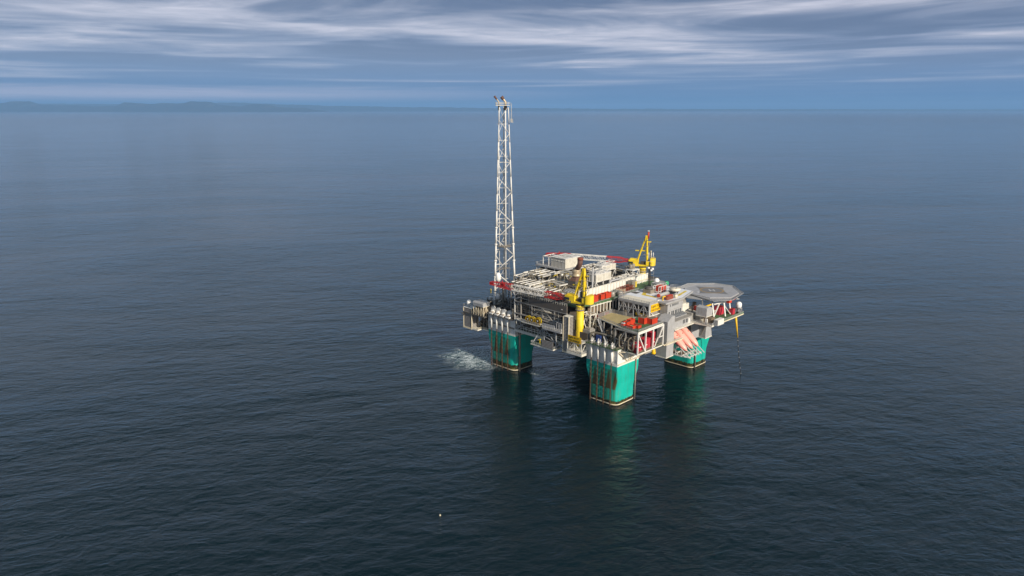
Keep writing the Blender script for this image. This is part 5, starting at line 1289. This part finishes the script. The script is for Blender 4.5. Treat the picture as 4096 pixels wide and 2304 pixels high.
for k in range(6): mb.box(56.5, -22.0 + .42 * k, 35.3, 56.59, -21.8 + .42 * k, 37.8)
mb.box(56.5, -22.3, 34.9, 62.9, -19.7, 35.09); mb.build('door_ribs', 'lgrey', t)
t = thing('lower_grey_box', 'grey boxed enclosure hanging in front of the right green leg', 'enclosure', (77, -2, 20))
MB().box(74.2, -5.6, 20.6, 81.0, 1.9, 33.9).build('walls', 'lgrey', t)
MB().box(74.0, -5.8, 20.2, 81.2, 1.95, 20.59).build('sill', 'offwhite', t)
MB().beam((74.1, -3, 22), (74.1, -7.6, 33.4), .4).build('brace', 'steel', t)
t = thing('windowed_wall_block', 'light grey wall block with small dark windows behind the right lifeboat', 'building', (68, 4, 19))
MB().box(66, -1.5, 20.5, 74.1, 14, 34.1).build('wall', 'lgrey', t)
for y, z in ((1.4, 27.6), (-.6, 27.8), (1.2, 22.6), (5, 27.0)): MB().box(65.93, y, z, 65.99, y + .9, z + 1.6).build('window', 'glass', t)
mb = MB()
for y in (-1.4, 2.8, 6.5, 10): mb.box(65.75, y, 20.5, 65.92, y + .3, 34)
mb.build('wall_ribs', 'offwhite', t)
# lower green platform
t = thing('outer_platform', 'green floored outer platform under the far side of the helideck', 'platform', (76, -16, 36))
PF = [(63.2, -21.8), (85.4, -21.8), (85.4, -16), (82, -6), (64, -6)]
MB().prism(PF, 35.4, 35.99).build('floor', 'cream', t)
MB().prism([(63.6, -21.4), (85.1, -21.4), (85.1, -16), (81.8, -6.2), (64.2, -6.2)], 35.994, 36.02).build('floor_paint', 'deckgreen', t)
MB().rail([(63.4, -21.7, 36), (85.3, -21.7, 36), (85.3, -16, 36)], 1.2, 1.7, .13).build('railing', 'lgrey', t)
mb = MB()
for k in range(9): mb.box(64 + 2.4 * k, -21.66, 36.02, 66.2 + 2.4 * k, -21.6, 37.1)
mb.build('mesh_screen', 'teal' if False else 'deckgreen', t)
for c, s, h, l in (((74.6, -12.6, 36.02), (4.4, 3.4), 4.3, 'big red skid unit under the helideck'), ((79.6, -17.6, 36.02), (2.6, 2.4), 3.0, 'smaller red cube unit near the platform radome')):
    t = thing('red_unit', l, 'unit', c, 'red units on the outer platform')
    MB().box(c[0] - s[0] / 2, c[1] - s[1] / 2, c[2], c[0] + s[0] / 2, c[1] + s[1] / 2, c[2] + h).build('body', 'pinkred', t)
    MB().box(c[0] - s[0] / 2 - .1, c[1] - s[1] / 2 - .1, c[2] + h + .002, c[0] + s[0] / 2 + .1, c[1] + s[1] / 2 + .1, c[2] + h + .15).build('rim', 'darkred', t)
t = radome((84.0, -19.2, 36.02), 1.6, 3.2, 'white radome on a braced stand at the outer corner of the green platform', 3.2, base='lgrey')
MB().frame(82.7, -20.5, 36.02, 85.2, -18, 38.8, .28, 1, 1).build('stand', 'lgrey', t)
# helideck
HO = [(91.6, 17.8), (103.4, 6.9), (105.2, -4.3), (93.2, -16.8), (74.7, -20.0), (65.2, -14.0), (70.1, 2.7), (79.5, 16.6)]
HI = [(93.0, 13.8), (101.4, 6.1), (102.6, -4.6), (92.2, -14.6), (80.2, -16.4), (71.8, -8.2), (72.1, 5.4), (81.0, 13.6)]
t = thing('helideck', 'octagonal grey helideck with white H inside a yellow ring', 'helideck', (87, -1, 44))
MB().prism(HI, 44.0, 45.0).build('deck', 'helideck', t)
SQ = [(89.2, 11.0), (98.6, -1.6), (85.6, -11.9), (75.9, .7)]
pts = []
cc = Vector((87.3, -.45))
for i in range(4):
    p, q = Vector(SQ[i]), Vector(SQ[(i + 1) % 4])
    for k in range(6):
        f = k / 6; m_ = p.lerp(q, f); m_ = m_.lerp(cc, .16 * math.sin(math.pi * f)); pts.append((m_.x, m_.y))
M['darkdeck'] = paint('dark_grey_landing_area', (0.17, 0.165, 0.165), gr=0.1)
M['ring'] = paint('worn_yellow_ring', (0.34, 0.22, 0.07), gr=0.3)
M['hmark'] = paint('worn_white_marking', (0.56, 0.56, 0.56), gr=0.1)
MB().prism(pts, 45.004, 45.03).build('landing_square', 'darkdeck', t)
mb = MB()
for k in range(40):
    a0, a1 = 2 * math.pi * k / 40, 2 * math.pi * (k + 1) / 40
    mb.prism([(cc.x + r * math.cos(a), cc.y + r * math.sin(a)) for r, a in ((5.9, a0), (6.7, a0), (6.7, a1), (5.9, a1))], 45.034, 45.06)
mb.build('yellow_ring', 'ring', t)
hx = Vector((.70, -.714)); hy = Vector((.714, .70))
def hb(x0, y0, x1, y1): return [tuple(cc + hx * x + hy * y) for x, y in ((x0, y0), (x1, y0), (x1, y1), (x0, y1))]
MB().prism(hb(-1.5, -2.0, -.9, 2.0), 45.034, 45.06).prism(hb(.9, -2.0, 1.5, 2.0), 45.034, 45.06).prism(hb(-.9, -.3, .9, .3), 45.034, 45.06).build('letter_h', 'hmark', t)
mb = MB()
for i in range(8):
    p, q = Vector(HI[i]), Vector(HI[(i + 1) % 8]); p2 = p.lerp(cc, .012); q2 = q.lerp(cc, .012); p3 = p.lerp(cc, .035); q3 = q.lerp(cc, .035)
    mb.prism([tuple(p2), tuple(q2), tuple(q3), tuple(p3)], 45.034, 45.06)
mb.prism(hb(-9.2, -5.0, -8.2, -3.4), 45.034, 45.06).build('edge_line', 'hmark', t)
# safety net: sloping outward rim with frames
mb = MB(); net = MB()
for i in range(8):
    p, q = Vector(HI[i]), Vector(HI[(i + 1) % 8]); P_, Q_ = Vector(HO[i]), Vector(HO[(i + 1) % 8])
    n = 9
    for k in range(n):
        f0, f1 = k / n, (k + 1) / n
        a, b2, c2, d = p.lerp(q, f0), p.lerp(q, f1), P_.lerp(Q_, f1), P_.lerp(Q_, f0)
        mb.beam((a.x, a.y, 44.5), (d.x, d.y, 45.2), .13); mb.beam((d.x, d.y, 45.2), (c2.x, c2.y, 45.2), .22); mb.beam(((a.x + d.x) / 2, (a.y + d.y) / 2, 44.85), ((b2.x + c2.x) / 2, (b2.y + c2.y) / 2, 44.85), .1)
    net.loft([[(p.x, p.y, 44.45), (q.x, q.y, 44.45), (Q_.x, Q_.y, 45.1), (P_.x, P_.y, 45.1)], [(p.x, p.y, 44.42), (q.x, q.y, 44.42), (Q_.x, Q_.y, 45.07), (P_.x, P_.y, 45.07)]])
mb.build('net_frame', 'lgrey', t)
nm_, t_, b_2, out_ = newmat('wire_safety_net')
b_2.inputs['Base Color'].default_value = (.45, .45, .46, 1); b_2.inputs['Roughness'].default_value = .6
trn = t_.node('ShaderNodeBsdfTransparent'); mxn = t_.node('ShaderNodeMixShader'); mxn.inputs[0].default_value = .55
t_.l.new(trn.outputs[0], mxn.inputs[1]); t_.l.new(b_2.outputs[0], mxn.inputs[2]); t_.l.new(mxn.outputs[0], out_.inputs[0])
net.build('safety_net', nm_, t)
mb = MB()
for i in range(8):
    p, q = Vector(HI[i]).lerp(cc, .03), Vector(HI[(i + 1) % 8]).lerp(cc, .03); mb.beam((p.x, p.y, 43.5), (q.x, q.y, 43.5), .9, 1.0)
for k in range(-3, 4): mb.beam(tuple(cc + hx * 3.6 * k - hy * 12.5) + (43.4,), tuple(cc + hx * 3.6 * k + hy * 12.5) + (43.4,), .4, .8)
for k in range(-3, 4): mb.beam(tuple(cc - hx * 12.5 + hy * 3.6 * k) + (42.8,), tuple(cc + hx * 12.5 + hy * 3.6 * k) + (42.8,), .4, .6)
mb.build('under_girders', 'lgrey', t)
mb = MB()
for x, y in ((67.4, -13.6), (72.6, -17.6), (78.5, -17.6), (79, -6.5), (68, -6.5)):
    mb.beam((x, y, 36.0), (x + (1.2 if y < -10 else 4), y + (2.0 if y < -10 else 3), 43.0), .55)
mb.beam((67.4, -13.6, 36.0), (72, -14, 43), .5).beam((68.5, -12.6, 42.6), (80.5, -16, 43.2), .5).beam((78.5, -17.6, 36), (76, -13, 43), .35).beam((72.6, -17.6, 36), (75.5, -15, 43), .35)
mb.build('support_legs', 'white', t)
MB().box(77, -17.0, 42.3, 80, -15.4, 43.8).box(84, -15.6, 42.6, 88, -14.2, 44.0).build('foam_cabinet', 'red', t)
MB().prism([(64.5, 2.0), (69.5, 3.5), (72.2, 5.0), (71.9, -7.6), (66.5, -6)], 44.2, 44.6).build('access_ramp', 'lgrey', t)
MB().rail([(66, 3, 44.6), (72, 8, 45)], 1.2, 1.2, .12).build('access_railing', 'lgrey', t)
t = thing('yellow_boom', 'short yellow boom poking out under the helideck left side', 'davit', (63.5, -12, 42))
MB().beam((62.6, -10.6, 38.42), (62.6, -10.6, 42.6), .3).beam((62.6, -10.6, 42.0), (65.6, -12.6, 43.2), .7).build('arm', 'sign', t)
# hanging hose
t = thing('loading_hose', 'hanging hose, yellow at the top and black below, down to the sea', 'hose', (75.6, -21.4, 35.4))
A_ = Vector((77.4, -21.3, 35.4)); E_ = Vector((86.4, -22.6, -.6)); Bm = A_.lerp(E_, .34)
MB().tube(A_, Bm, .62, 12, .30).build('yellow_section', 'sign', t)
pts = [Bm.lerp(E_, k / 14) + Vector((-.5 * math.sin(math.pi * k / 14), 0, 0)) for k in range(15)]
MB().path(pts, .17, 8).build('black_section', 'black', t)
mb = MB()
for k in range(1, 14, 2): mb.lathe(pts[k], [(.1, -.2), (.27, -.15), (.27, .15), (.1, .2)], 8)
mb.build('collars', 'lgrey', t)
# small buoy floating far in front
t = thing('marker_buoy', 'tiny pale buoy floating alone on the dark water in front', 'buoy', (-126.4, -14.6, 0))
MB().lathe((-126.4, -14.6, -.3), [(.05, 0), (.28, .15), (.32, .5), (.2, .7), (.05, .8)], 12).build('float', 'cream', t)
MB().tube((-126.4, -14.6, .45), (-126.4, -14.6, .9), .05, 6).build('spar', 'steel', t)

# cable trays, ladders and small pipes on the plainer faces
t = thing('pipe_bundle', 'bundle of thin pipes climbing the wall between the near crane and the truss module', 'pipes', (11, 20, 30))
r = random.Random(5); mb = MB()
for k in range(16):
    x = 10.2 + r.random() * 20; z = 26.5 + r.random() * 9; mb.path([(x, 21.2, z), (x + r.uniform(2, 7), 21.2, z), (x + 7, 21.2, z + r.uniform(-2, 4))], r.uniform(.08, .22), 6)
mb.build('pipes', 'offwhite', t)
t = thing('side_pipe_rack', 'pipes and trays running along the open left side above the reel balcony', 'pipes', (0, 52, 38))
mb = MB()
for k in range(12):
    z = 35.8 + .75 * k + r.uniform(-.2, .2); y0 = r.uniform(34, 46); mb.tube((-.0 + .12 * (k % 3), y0, z), (.1, y0 + r.uniform(8, 24), z), r.uniform(.07, .18), 6)
for k in range(10):
    y = r.uniform(34, 70); mb.tube((.3, y, 35.4), (.3, y, 41.8), .1, 6)
mb.build('pipes', 'offwhite', t)
MB().box(-.6, 34, 39.9, -.1, 57, 40.1).box(-.6, 42, 30.4, -.1, 66, 30.55).build('cable_tray', 'steel', t)
t = thing('roof_pipework', 'low pipes and trays scattered over the wide roof between red cabin and windows', 'pipes', (50, 8, 47.7))
mb = MB()
for k in range(18):
    x = r.uniform(43, 64); y = r.uniform(0, 21); mb.path([(x, y, 47.7), (x, y, 48.2), (min(66, x + r.uniform(1, 6)), y, 48.2), (min(66, x + 6), y + r.uniform(-1, 2), 48.0)], r.uniform(.08, .2), 6)
mb.build('pipes', 'lgrey', t)
